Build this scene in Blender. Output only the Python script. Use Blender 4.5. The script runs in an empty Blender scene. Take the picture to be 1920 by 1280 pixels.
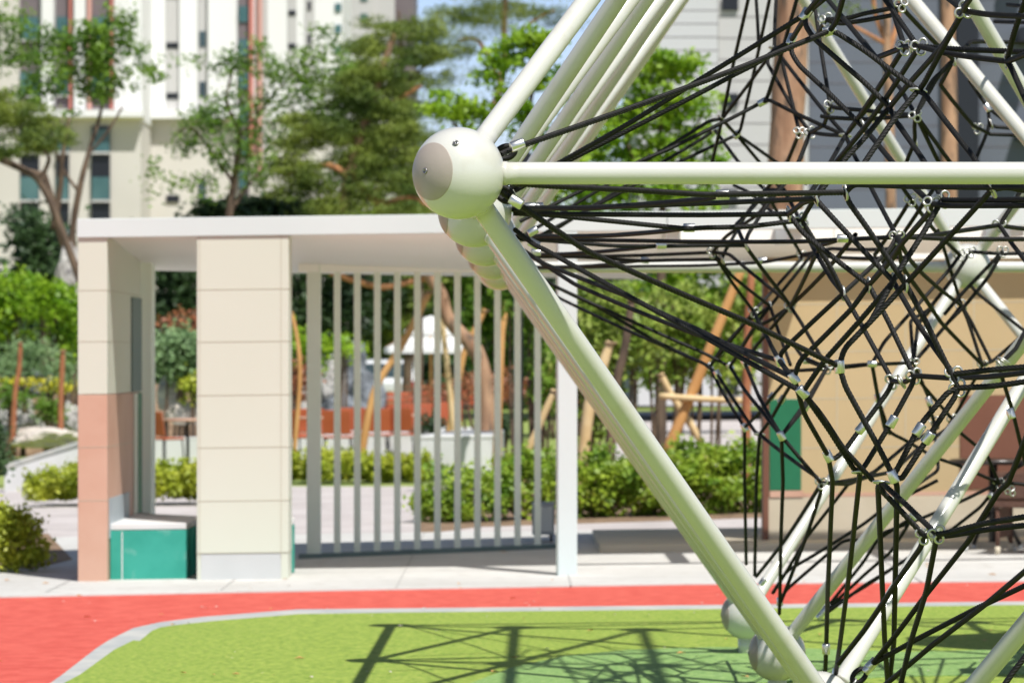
import bpy, math, random
import numpy as np
from mathutils import Vector, Matrix
random.seed(7)
rng = np.random.default_rng(7)
scn = bpy.context.scene
col = scn.collection
FP, CX, HY, EYE, D0 = 7085.0, 960.0, 680.0, 1.53, 10.65     # focal length in picture units, optical centre, horizon, eye height, distance of the first frame
SL = 0.0125                                                  # the site rises gently to the right
def g(x): return SL * x
def W(px, py, Y): return Vector(((px - CX) * Y / FP, Y, EYE + (HY - py) * Y / FP))
def X(px, Y): return (px - CX) * Y / FP
def Z(py, Y): return EYE + (HY - py) * Y / FP
# ---------------------------------------------------------------- materials
def srgb(r, gg, b):
    f = lambda c: (c / 255 / 12.92) if c / 255 <= .04045 else ((c / 255 + .055) / 1.055) ** 2.4
    return (f(r), f(gg), f(b))
def mat(name, c, rough=.6, c2=None, scale=6., detail=4., bump=0., bscale=None, metal=0., spec=.5, lo=.35, hi=.65, trans=0., stretch=None, coat=0., mix3=None):
    m = bpy.data.materials.new(name); m.use_nodes = True
    nt = m.node_tree; N = nt.nodes; Lk = nt.links
    p = N['Principled BSDF']; out = N['Material Output']
    p.inputs['Roughness'].default_value = rough; p.inputs['Metallic'].default_value = metal
    p.inputs['Specular IOR Level'].default_value = spec
    if coat: p.inputs['Coat Weight'].default_value = coat; p.inputs['Coat Roughness'].default_value = .12
    p.inputs['Base Color'].default_value = (*c, 1)
    tc = N.new('ShaderNodeTexCoord'); src = tc.outputs['Object']
    if stretch:
        mp = N.new('ShaderNodeMapping'); mp.inputs['Scale'].default_value = stretch; Lk.new(src, mp.inputs['Vector']); src = mp.outputs['Vector']
    colout = None
    if c2 is not None:
        n = N.new('ShaderNodeTexNoise'); n.inputs['Scale'].default_value = scale; n.inputs['Detail'].default_value = detail
        Lk.new(src, n.inputs['Vector'])
        r = N.new('ShaderNodeValToRGB'); r.color_ramp.elements[0].position = lo; r.color_ramp.elements[1].position = hi
        r.color_ramp.elements[0].color = (*c, 1); r.color_ramp.elements[1].color = (*c2, 1)
        Lk.new(n.outputs['Fac'], r.inputs['Fac']); colout = r.outputs['Color']
        if mix3:
            c3, sc3, lo3, hi3 = mix3
            n3 = N.new('ShaderNodeTexNoise'); n3.inputs['Scale'].default_value = sc3; n3.inputs['Detail'].default_value = 5; Lk.new(src, n3.inputs['Vector'])
            r3 = N.new('ShaderNodeMapRange'); r3.inputs['From Min'].default_value = lo3; r3.inputs['From Max'].default_value = hi3
            Lk.new(n3.outputs['Fac'], r3.inputs['Value'])
            mx = N.new('ShaderNodeMix'); mx.data_type = 'RGBA'; Lk.new(r3.outputs['Result'], mx.inputs[0])
            Lk.new(colout, mx.inputs[6]); mx.inputs[7].default_value = (*c3, 1); colout = mx.outputs[2]
        Lk.new(colout, p.inputs['Base Color'])
    if bump:
        nb = N.new('ShaderNodeTexNoise'); nb.inputs['Scale'].default_value = bscale or scale * 3; nb.inputs['Detail'].default_value = 5
        Lk.new(src, nb.inputs['Vector'])
        b = N.new('ShaderNodeBump'); b.inputs['Strength'].default_value = bump; b.inputs['Distance'].default_value = .02
        Lk.new(nb.outputs['Fac'], b.inputs['Height']); Lk.new(b.outputs['Normal'], p.inputs['Normal'])
    if trans:
        t = N.new('ShaderNodeBsdfTranslucent')
        if colout is not None: Lk.new(colout, t.inputs['Color'])
        else: t.inputs['Color'].default_value = (*c, 1)
        ms = N.new('ShaderNodeMixShader'); ms.inputs['Fac'].default_value = trans
        Lk.new(p.outputs['BSDF'], ms.inputs[1]); Lk.new(t.outputs['BSDF'], ms.inputs[2]); Lk.new(ms.outputs['Shader'], out.inputs['Surface'])
    return m
M = {}
M['cream_steel'] = mat('cream_powder_coat', (.575, .565, .515), .27, (.61, .60, .55), 2.2, coat=.3, bump=.03, bscale=140, mix3=((.52, .49, .405), 7, .56, .80))
M['cap'] = mat('taupe_cap', (.36, .305, .262), .45, (.40, .34, .295), 9, bump=.04, bscale=60)
M['rope'] = mat('black_rope', (.006, .0055, .005), .50, (.015, .014, .013), 90, bump=.2, bscale=900, spec=.28)
M['alu'] = mat('aluminium', (.66, .655, .64), .33, (.74, .73, .71), 30, metal=1.)
M['ring'] = mat('zinc_ring', (.50, .49, .45), .36, (.60, .59, .55), 40, metal=.75)
M['screw'] = mat('screw_steel', (.30, .29, .28), .3, metal=1.)
M['epdm_lime'] = mat('lime_rubber', (.155, .255, .024), .85, (.345, .435, .066), 30, 8, bump=.35, bscale=120, lo=.34, hi=.66, mix3=((.38, .37, .10), 60, .60, .68))
M['epdm_teal'] = mat('teal_rubber', (.13, .26, .06), .85, (.27, .42, .12), 30, 6, bump=.25, bscale=160, mix3=((.36, .46, .26), 110, .56, .70))
M['epdm_red'] = mat('red_rubber', (.53, .066, .044), .85, (.64, .112, .078), 9, 8, bump=.2, bscale=120, mix3=((.8, .30, .22), 34, .66, .80))
M['line'] = mat('pale_line', (.36, .38, .38), .8, (.50, .49, .45), 3, 7)
M['paving'] = mat('pale_paving', (.52, .51, .48), .8, (.60, .59, .56), .9, 6, bump=.1, bscale=40, mix3=((.45, .43, .39), 7, .55, .75))
M['joint'] = mat('paving_joint', (.42, .41, .39), .9)
M['path'] = mat('path_paving', (.47, .42, .40), .85, (.57, .52, .50), 1.2, 6, mix3=((.40, .37, .35), 5, .5, .8))
M['lawn'] = mat('lawn', (.16, .25, .04), .95, (.32, .36, .10), 1.6, 6, bump=.5, bscale=30)
M['drylawn'] = mat('dry_lawn', (.36, .30, .13), .95, (.24, .30, .08), 1.4, 6)
M['soil'] = mat('mulch', (.16, .10, .06), .95, (.30, .20, .12), 5, 6)
M['white_roof'] = mat('white_paint', (.60, .665, .65), .38, (.635, .695, .68), 1.1)
M['soffit'] = mat('soffit_paint', (.90, .89, .81), .55, (.92, .91, .84), 1.3)
M['grey_slat'] = mat('grey_slat_paint', (.80, .86, .74), .45, (.83, .88, .77), 2)
M['cream_panel'] = mat('cream_panel', (.60, .62, .515), .42, (.615, .63, .53), .8)
M['ochre_panel'] = mat('ochre_panel', (.465, .35, .185), .5, (.50, .38, .21), 1.2)
M['terra'] = mat('terracotta_panel', (.53, .305, .215), .5, (.58, .36, .265), 2.2, 6)
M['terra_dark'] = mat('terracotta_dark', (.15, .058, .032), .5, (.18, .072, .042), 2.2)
M['seam'] = mat('panel_seam', (.47, .44, .34), .7)
M['grey_panel'] = mat('pale_grey_plinth', (.52, .535, .525), .5, (.56, .57, .56), 2)
M['blue_panel'] = mat('blue_grey_panel', (.34, .40, .44), .45, (.40, .46, .50), 3)
M['green_panel'] = mat('green_panel', (.008, .125, .055), .4, (.011, .15, .066), 3)
M['dark_panel'] = mat('dark_green_panel', (.10, .15, .14), .5, (.12, .17, .16), 3)
M['teal'] = mat('teal_paint', (.015, .27, .20), .5, (.035, .34, .26), 3.5, 6, mix3=((.30, .50, .44), 5, .58, .85))
M['base_beige'] = mat('beige_base', (.52, .45, .33), .6, (.57, .50, .38), 2)
M['rattan'] = mat('rattan', (.075, .03, .018), .6, (.13, .055, .03), 30, bump=.6, bscale=70, stretch=(1, 1, 5))
M['black'] = mat('black_metal', (.012, .012, .013), .4)
M['dark_top'] = mat('dark_table_top', (.03, .024, .022), .3, (.05, .04, .035), 8)
M['grey_box'] = mat('grey_cabinet', (.30, .32, .34), .5, (.36, .38, .40), 3)
M['petal'] = mat('pale_petal', (.62, .52, .46), .8, (.70, .62, .55), 9)
M['bark'] = mat('grey_bark', (.075, .05, .034), .9, (.17, .115, .075), 7, 6, bump=.8, bscale=14, stretch=(1, 1, .35))
M['pinebark'] = mat('red_pine_bark', (.26, .14, .08), .9, (.46, .28, .17), 6, 8, bump=1., bscale=9, stretch=(1, 1, .3), mix3=((.12, .085, .06), 9, .52, .66))
M['pinelimb'] = mat('red_pine_limb', (.36, .15, .06), .85, (.52, .25, .11), 5, 6, bump=.6, bscale=10)
M['stake'] = mat('wooden_stake', (.52, .25, .08), .75, (.66, .36, .13), 5, stretch=(1, 1, .3))
M['palestake'] = mat('pale_wooden_rail', (.60, .42, .20), .75, (.70, .52, .28), 5)
M['rust'] = mat('rust_brown_stem', (.30, .10, .045), .8, (.40, .16, .07), 6)
M['leaf_bright'] = mat('bright_leaf', (.16, .33, .012), .5, (.36, .52, .03), 2.6, 4, trans=.45)
M['leaf_mid'] = mat('mid_leaf', (.085, .19, .018), .5, (.22, .36, .035), 2.0, 4, trans=.4)
M['leaf_pale'] = mat('pale_leaf', (.16, .27, .03), .5, (.42, .50, .10), 2.5, 4, trans=.38, mix3=((.30, .24, .12), 5, .62, .78))
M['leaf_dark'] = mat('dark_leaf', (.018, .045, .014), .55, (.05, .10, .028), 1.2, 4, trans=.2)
M['leaf_hedge'] = mat('hedge_leaf', (.27, .35, .02), .5, (.50, .53, .05), 3, 4, trans=.3, mix3=((.22, .20, .07), 7, .62, .78))
M['leaf_azalea'] = mat('azalea_leaf', (.12, .25, .015), .5, (.38, .50, .045), 3.2, 4, trans=.35, mix3=((.26, .19, .06), 6, .60, .78))
M['needle'] = mat('pine_needle', (.075, .135, .018), .6, (.27, .335, .05), 1.3, 4, trans=.25, mix3=((.42, .26, .07), 2.0, .68, .80))
M['needle_blue'] = mat('blue_needle', (.12, .22, .09), .6, (.24, .36, .15), 1.8, 4, trans=.15)
M['leaf_red'] = mat('red_leaf', (.22, .07, .03), .5, (.36, .15, .06), 3, 4, trans=.2)
M['leaf_yellow'] = mat('yellow_leaf', (.42, .42, .02), .5, (.62, .56, .04), 3, 4, trans=.3)
M['rock'] = mat('grey_rock', (.30, .28, .26), .9, (.58, .56, .53), 2.4, 8, bump=1., bscale=5, mix3=((.14, .13, .13), 4, .55, .7))
M['rock_pink'] = mat('pinkish_rock', (.46, .40, .34), .9, (.64, .58, .51), 2.4, 8, bump=1., bscale=5)
M['rock_dark'] = mat('dark_rock', (.07, .08, .09), .9, (.28, .30, .33), 2.2, 8, bump=1., bscale=5)
M['conc'] = mat('white_concrete', (.60, .60, .59), .7, (.68, .68, .67), 1.5)
M['orange'] = mat('burnt_orange_seat', (.42, .085, .03), .55, (.48, .11, .045), 4)
M['parasol'] = mat('white_canvas', (.80, .80, .78), .8, (.84, .84, .82), 3, trans=.15)
M['car'] = mat('white_car_paint', (.74, .75, .77), .25, coat=.5)
M['glass'] = mat('dark_glass', (.035, .055, .065), .12, (.06, .10, .11), .5)
M['tealglass'] = mat('teal_glass', (.04, .11, .115), .12, (.08, .17, .17), .4)
M['redlamp'] = mat('red_lamp', (.5, .02, .02), .3)
M['tower_white'] = mat('tower_white', (.78, .78, .775), .75, (.80, .80, .795), .12)
M['tower_grey'] = mat('tower_grey', (.50, .49, .485), .75, (.54, .53, .52), .1)
M['tower_beige'] = mat('tower_beige', (.58, .55, .50), .8, (.63, .60, .55), .2)
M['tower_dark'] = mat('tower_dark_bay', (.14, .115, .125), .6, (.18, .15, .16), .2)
M['tower_red'] = mat('tower_red_fin', (.56, .20, .165), .6)
M['tower_pink'] = mat('tower_pink_fin', (.66, .36, .31), .6)
M['tower_lgrey'] = mat('tower_light_grey', (.54, .54, .55), .75, (.58, .58, .59), .1)
M['tower_shaded'] = mat('tower_shaded_grey', (.115, .13, .165), .7, (.135, .15, .185), .08)  # dark bluish tone stands for the shade on the tower's front
M['tower_black'] = mat('tower_black', (.012, .014, .02), .4)
# ---------------------------------------------------------------- mesh builder
class MB:
    def __init__(s): s.v = []; s.f = []; s.sm = []
    def add(s, vs, fs, smooth=False):
        o = len(s.v); s.v.extend([tuple(v) for v in vs]); s.f.extend([tuple(i + o for i in f) for f in fs]); s.sm.extend([smooth] * len(fs)); return s
    def box(s, x0, x1, y0, y1, z0, z1, sh=True):
        k = SL if sh else 0
        vs = [(x, y, z + k * x) for z in (z0, z1) for y in (y0, y1) for x in (x0, x1)]
        return s.add(vs, [(0, 2, 3, 1), (4, 5, 7, 6), (0, 1, 5, 4), (2, 6, 7, 3), (0, 4, 6, 2), (1, 3, 7, 5)])
    def prism(s, pts, z0, z1, sh=True):
        k = SL if sh else 0; n = len(pts)
        vs = [(x, y, z0 + k * x) for x, y in pts] + [(x, y, z1 + k * x) for x, y in pts]
        fs = [tuple(range(n))[::-1], tuple(range(n, 2 * n))] + [(i, (i + 1) % n, n + (i + 1) % n, n + i) for i in range(n)]
        return s.add(vs, fs)
    def tube(s, pts, rad, n=12, cap=True, smooth=True):
        pts = [Vector(p) for p in pts]
        if not hasattr(rad, '__len__'): rad = [rad] * len(pts)
        vs = []; fs = []; up = None
        for i, p in enumerate(pts):
            d = (pts[min(i + 1, len(pts) - 1)] - pts[max(i - 1, 0)]).normalized()
            if up is None: up = d.orthogonal().normalized()
            up = (up - d * up.dot(d)).normalized(); sd = d.cross(up)
            for k in range(n):
                a = 2 * math.pi * k / n; vs.append(p + (up * math.cos(a) + sd * math.sin(a)) * rad[i])
        for i in range(len(pts) - 1):
            for k in range(n): fs.append((i * n + k, i * n + (k + 1) % n, (i + 1) * n + (k + 1) % n, (i + 1) * n + k))
        s.add(vs, fs, smooth)
        if cap:
            o = len(s.v) - len(vs)
            s.f += [tuple(o + k for k in range(n))[::-1], tuple(o + (len(pts) - 1) * n + k for k in range(n))]; s.sm += [False, False]
        return s
    def lathe(s, c, axis, prof, n=32, smooth=True):
        a = Vector(axis).normalized(); u = a.orthogonal().normalized(); w = a.cross(u); c = Vector(c)
        vs = [c + a * h + (u * math.cos(2 * math.pi * k / n) + w * math.sin(2 * math.pi * k / n)) * r for r, h in prof for k in range(n)]
        m = len(prof)
        fs = [(i * n + k, i * n + (k + 1) % n, (i + 1) * n + (k + 1) % n, (i + 1) * n + k) for i in range(m - 1) for k in range(n)]
        fs += [tuple(range(n))[::-1], tuple((m - 1) * n + k for k in range(n))]
        return s.add(vs, fs, smooth)
    def torus(s, c, nrm, R, r, n=20, m=8, ex=1., long=None):
        a = Vector(nrm).normalized(); u = Vector(long) if long else a.orthogonal(); u = (u - a * u.dot(a)).normalized(); w = a.cross(u); c = Vector(c); vs = []
        for i in range(n):
            t = 2 * math.pi * i / n; rd = u * math.cos(t) * ex + w * math.sin(t); base = c + rd * R; rn = (u * math.cos(t) + w * math.sin(t))
            for k in range(m):
                b = 2 * math.pi * k / m; vs.append(base + rn * math.cos(b) * r + a * math.sin(b) * r)
        return s.add(vs, [(i * m + k, ((i + 1) % n) * m + k, ((i + 1) % n) * m + (k + 1) % m, i * m + (k + 1) % m) for i in range(n) for k in range(m)], True)
    def build(s, name, m, parent=None, bevel=0., seg=2):
        me = bpy.data.meshes.new(name); me.from_pydata(s.v, [], s.f); me.validate(clean_customdata=False)
        if len(me.polygons) == len(s.sm): me.polygons.foreach_set('use_smooth', s.sm)
        me.materials.append(m if not isinstance(m, str) else M[m]); me.update()
        return link(name, me, parent, bevel, seg)
def link(name, me, parent=None, bevel=0., seg=2):
    o = bpy.data.objects.new(name, me); col.objects.link(o)
    if parent is not None:
        o.parent = parent
        if parent.parent is None: o.matrix_parent_inverse = Matrix.Translation(-parent.location)
    if bevel:
        b = o.modifiers.new('bevel', 'BEVEL'); b.width = bevel; b.segments = seg; b.limit_method = 'ANGLE'
    return o
def tag(o, label, cat, group=None):
    o['label'] = label; o['category'] = cat
    if group: o['group'] = group
    return o
def thing(name, loc, label, cat, group=None):
    o = bpy.data.objects.new(name, None); col.objects.link(o); o.location = loc; o.empty_display_size = .1
    return tag(o, label, cat, group)
def struct(o): o['kind'] = 'structure'; return o
def np_mesh(name, V, F, m, parent=None, smooth=False):
    """V (n,3), F (k,c) with a constant number of corners"""
    me = bpy.data.meshes.new(name); k, c = F.shape
    me.vertices.add(len(V)); me.vertices.foreach_set('co', np.ascontiguousarray(V, dtype=np.float32).ravel())
    me.loops.add(k * c); me.loops.foreach_set('vertex_index', np.ascontiguousarray(F, dtype=np.int32).ravel())
    me.polygons.add(k); me.polygons.foreach_set('loop_start', np.arange(0, k * c, c, dtype=np.int32)); me.polygons.foreach_set('loop_total', np.full(k, c, dtype=np.int32))
    if smooth: me.polygons.foreach_set('use_smooth', np.ones(k, dtype=bool))
    me.materials.append(M[m] if isinstance(m, str) else m); me.update(calc_edges=True); me.validate()
    return link(name, me, parent)
def leaves(C, size, aspect=.55, droop=0., up=1.):
    """C (n,3) leaf centres -> folded diamond leaves, one quad each"""
    n = len(C); nr = rng.normal(size=(n, 3)) * .62 + np.array([.12, -.30, .62]) * up; nr /= np.linalg.norm(nr, axis=1)[:, None]
    d = rng.normal(size=(n, 3)); d[:, 2] -= droop; d -= nr * (d * nr).sum(1)[:, None]; d /= np.linalg.norm(d, axis=1)[:, None]; e = np.cross(nr, d)
    L = (size * rng.uniform(.6, 1.3, n))[:, None]
    V = np.stack([C - d * L * .5, C + e * L * aspect * .5, C + d * L * .5, C - e * L * aspect * .5], 1).reshape(-1, 3)
    return V, np.arange(4 * n).reshape(-1, 4)
def blob_points(blobs, Y, per, flat=.75, sub=11, tight=.30, deep=1.):
    """blobs: (px, py, rx, ry, weight) read off the picture, given real depth and thickness at distance Y"""
    P = []
    for (px, py, rx, ry, w) in blobs:
        c = np.array(W(px, py, Y)); R = np.array([rx, (rx + ry) * .5 * deep, ry]) * Y / FP
        n = max(30, int(per * w * (rx * ry) / 2500.))
        k = max(4, int(sub * max(1, rx * ry / 2500.)))
        q = rng.normal(size=(k, 3)); q /= np.linalg.norm(q, axis=1)[:, None]; q *= (rng.uniform(.15, 1, k) ** .45)[:, None]
        idx = rng.integers(0, k, n)
        rad = tight * (50 * 50 / (rx * ry)) ** .25
        pt = q[idx] + rng.normal(size=(n, 3)) * rad * np.array([1, 1, flat])
        P.append(c + pt * R)
    return np.concatenate(P)
# ================================================================= climbing frame: an octahedral lattice of pipes, 2.61 m edges
L = 2.61; RISE = 1.85; RB = .130; RP = .0315
A0 = W(860, 325, D0); ed = Vector((.00762, 1, 0)); ex = Vector((1, -.00762, 0))
def node(c, n, lev): return A0 + ex * (L * c) + ed * (L * n) + Vector((0, 0, RISE * lev))
frame = thing('climbing_structure', (A0.x, A0.y, 0), 'cream powder coated pipe frame of the climbing net with round ball joints', 'climbing frame')
base_sphere = [(RB * math.sin(math.pi * i / 28), -RB * math.cos(math.pi * i / 28)) for i in range(1, 28)]
me_ball = me_cap = me_screw = None
def ball(p, cap=None, screw=None):
    global me_ball, me_cap, me_screw
    if me_ball is None:
        b = MB().lathe((0, 0, 0), (0, 0, 1), base_sphere, 56).build('ball_joint', 'cream_steel', frame); me_ball = b.data
    else:
        b = bpy.data.objects.new('ball_joint', me_ball); col.objects.link(b); b.parent = frame; b.matrix_parent_inverse = Matrix.Translation(-frame.location)
    b.location = p
    if cap is not None:
        q = Vector((0, 0, 1)).rotation_difference(Vector(cap).normalized()).to_matrix().to_4x4()
        if me_cap is None:
            R = RB * 1.010; prof = [(RB * math.sin(math.radians(38.6)), RB * math.cos(math.radians(38.6)) - .002)]
            prof += [((R - .0009 * math.cos(math.radians(a * 2.3)) ** 3) * math.sin(math.radians(a)), (R - .0009 * math.cos(math.radians(a * 2.3)) ** 3) * math.cos(math.radians(a))) for a in (38.2, 37.6, 34, 30, 25, 19, 13, 8, 4, 1.5)]
            c = MB().lathe((0, 0, 0), (0, 0, 1), prof, 48).build('end_cap', 'cap'); me_cap = c.data; col.objects.unlink(c); bpy.data.objects.remove(c)
            k = MB().lathe((0, 0, RB * .984), (0, 0, 1), [(.0085, -.004), (.0085, .002), (.0075, .003), (.0042, .003), (.0040, -.001)], 20).build('screw', 'screw'); me_screw = k.data; col.objects.unlink(k); bpy.data.objects.remove(k)
        c = bpy.data.objects.new('end_cap', me_cap); col.objects.link(c); c.parent = b; c.matrix_local = q
        k = bpy.data.objects.new('screw', me_screw); col.objects.link(k); k.parent = b; k.matrix_local = q @ Matrix.Translation((0, 0, RB * .021))
    if screw is not None:
        q = Vector((0, 0, 1)).rotation_difference(Vector(screw).normalized()).to_matrix().to_4x4() @ Matrix.Translation((0, 0, RB * .018))
        k = bpy.data.objects.new('screw', me_screw); col.objects.link(k); k.parent = b; k.matrix_local = q @ Matrix.Translation((0, 0, RB * .021))
    return b
def pole(a, b, r=RP, off=Vector((0, 0, 0))):
    a = Vector(a) + off; b = Vector(b) + off; d = (b - a).normalized()
    p0 = a + d * (RB * .93); p1 = b - d * (RB * .93)
    return MB().tube([p0, p0 + d * .016, p0 + d * .017, p0 + d * .05, p1 - d * .05, p1 - d * .017, p1 - d * .016, p1], [r * 1.07, r * 1.07, r, r, r, r, r * 1.07, r * 1.07], 40).build('pole', 'cream_steel', frame)
NOD = {}
for n in range(5):
    for c in (0, 1, 2):
        if c == 1 and n % 2: continue
        NOD[(c, n, 0)] = node(c, n, 0)
for n in (.5, 1.5, 2.5, 3.5):
    for c in (.5, 1.5):
        NOD[(c, n, 1)] = node(c, n, 1); NOD[(c, n, -1)] = node(c, n, -1)
for n in (1, 2, 3): NOD[(1, n, 2)] = node(1, n, 2)
for k, p in NOD.items():
    c, n, lev = k
    if lev == 0 and c == 0: ball(p, (-1, -1, .02) if n == 0 else ((-1, 1, 0) if n == 4 else (-1, -.12, 0)), (-.05, -.8, .6) if n == 0 else None)
    elif lev == 0 and c == 2: ball(p, (1, 0, 0))
    elif lev == -1: ball(p, (-1, -.1, 0) if c == .5 else (1, -.1, 0))
    else: ball(p)
    if lev == -1:
        zb = g(p.x); MB().lathe((p.x, p.y, zb - .02), (0, 0, 1), [(.042, 0), (.042, p.z - zb - RB * .85 + .02)], 28).build('foot', 'cream_steel', frame)
for (c, n, lev), p in list(NOD.items()):
    if lev == 0:
        for dc in (-.5, .5):
            for dn in (-.5, .5):
                for dl in (-1, 1):
                    k = (c + dc, n + dn, dl)
                    if k in NOD:
                        off = Vector((.05, 0, 0)) if (c, n) == (1, 0) and dl == -1 and dc == -.5 else (Vector((.025, 0, 0)) if (c, n) == (1, 2) and dl == -1 and dn == -.5 and dc == -.5 else Vector())
                        pole(p, NOD[k], off=off)
        if c in (0, 2) and (c, n + 1, 0) in NOD: pole(p, NOD[(c, n + 1, 0)])
        if n in (0, 4) and (c + 1, n, 0) in NOD: pole(p, NOD[(c + 1, n, 0)])
    elif lev == 1:
        if (c, n + 1, 1) in NOD: pole(p, NOD[(c, n + 1, 1)])
        for dn in (-.5, .5):
            k = (1, n + dn, 2)
            if k in NOD: pole(p, NOD[k])
    elif lev == 2 and (1, n + 1, 2) in NOD: pole(p, NOD[(1, n + 1, 2)])
# ================================================================= climbing net
net = thing('climbing_net', (A0.x + 1.3, A0.y + 1.5, 0), 'black twisted rope climbing net with silver sleeves and rings hung inside the cream pipe frame', 'climbing net')
RR = .0088
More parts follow.
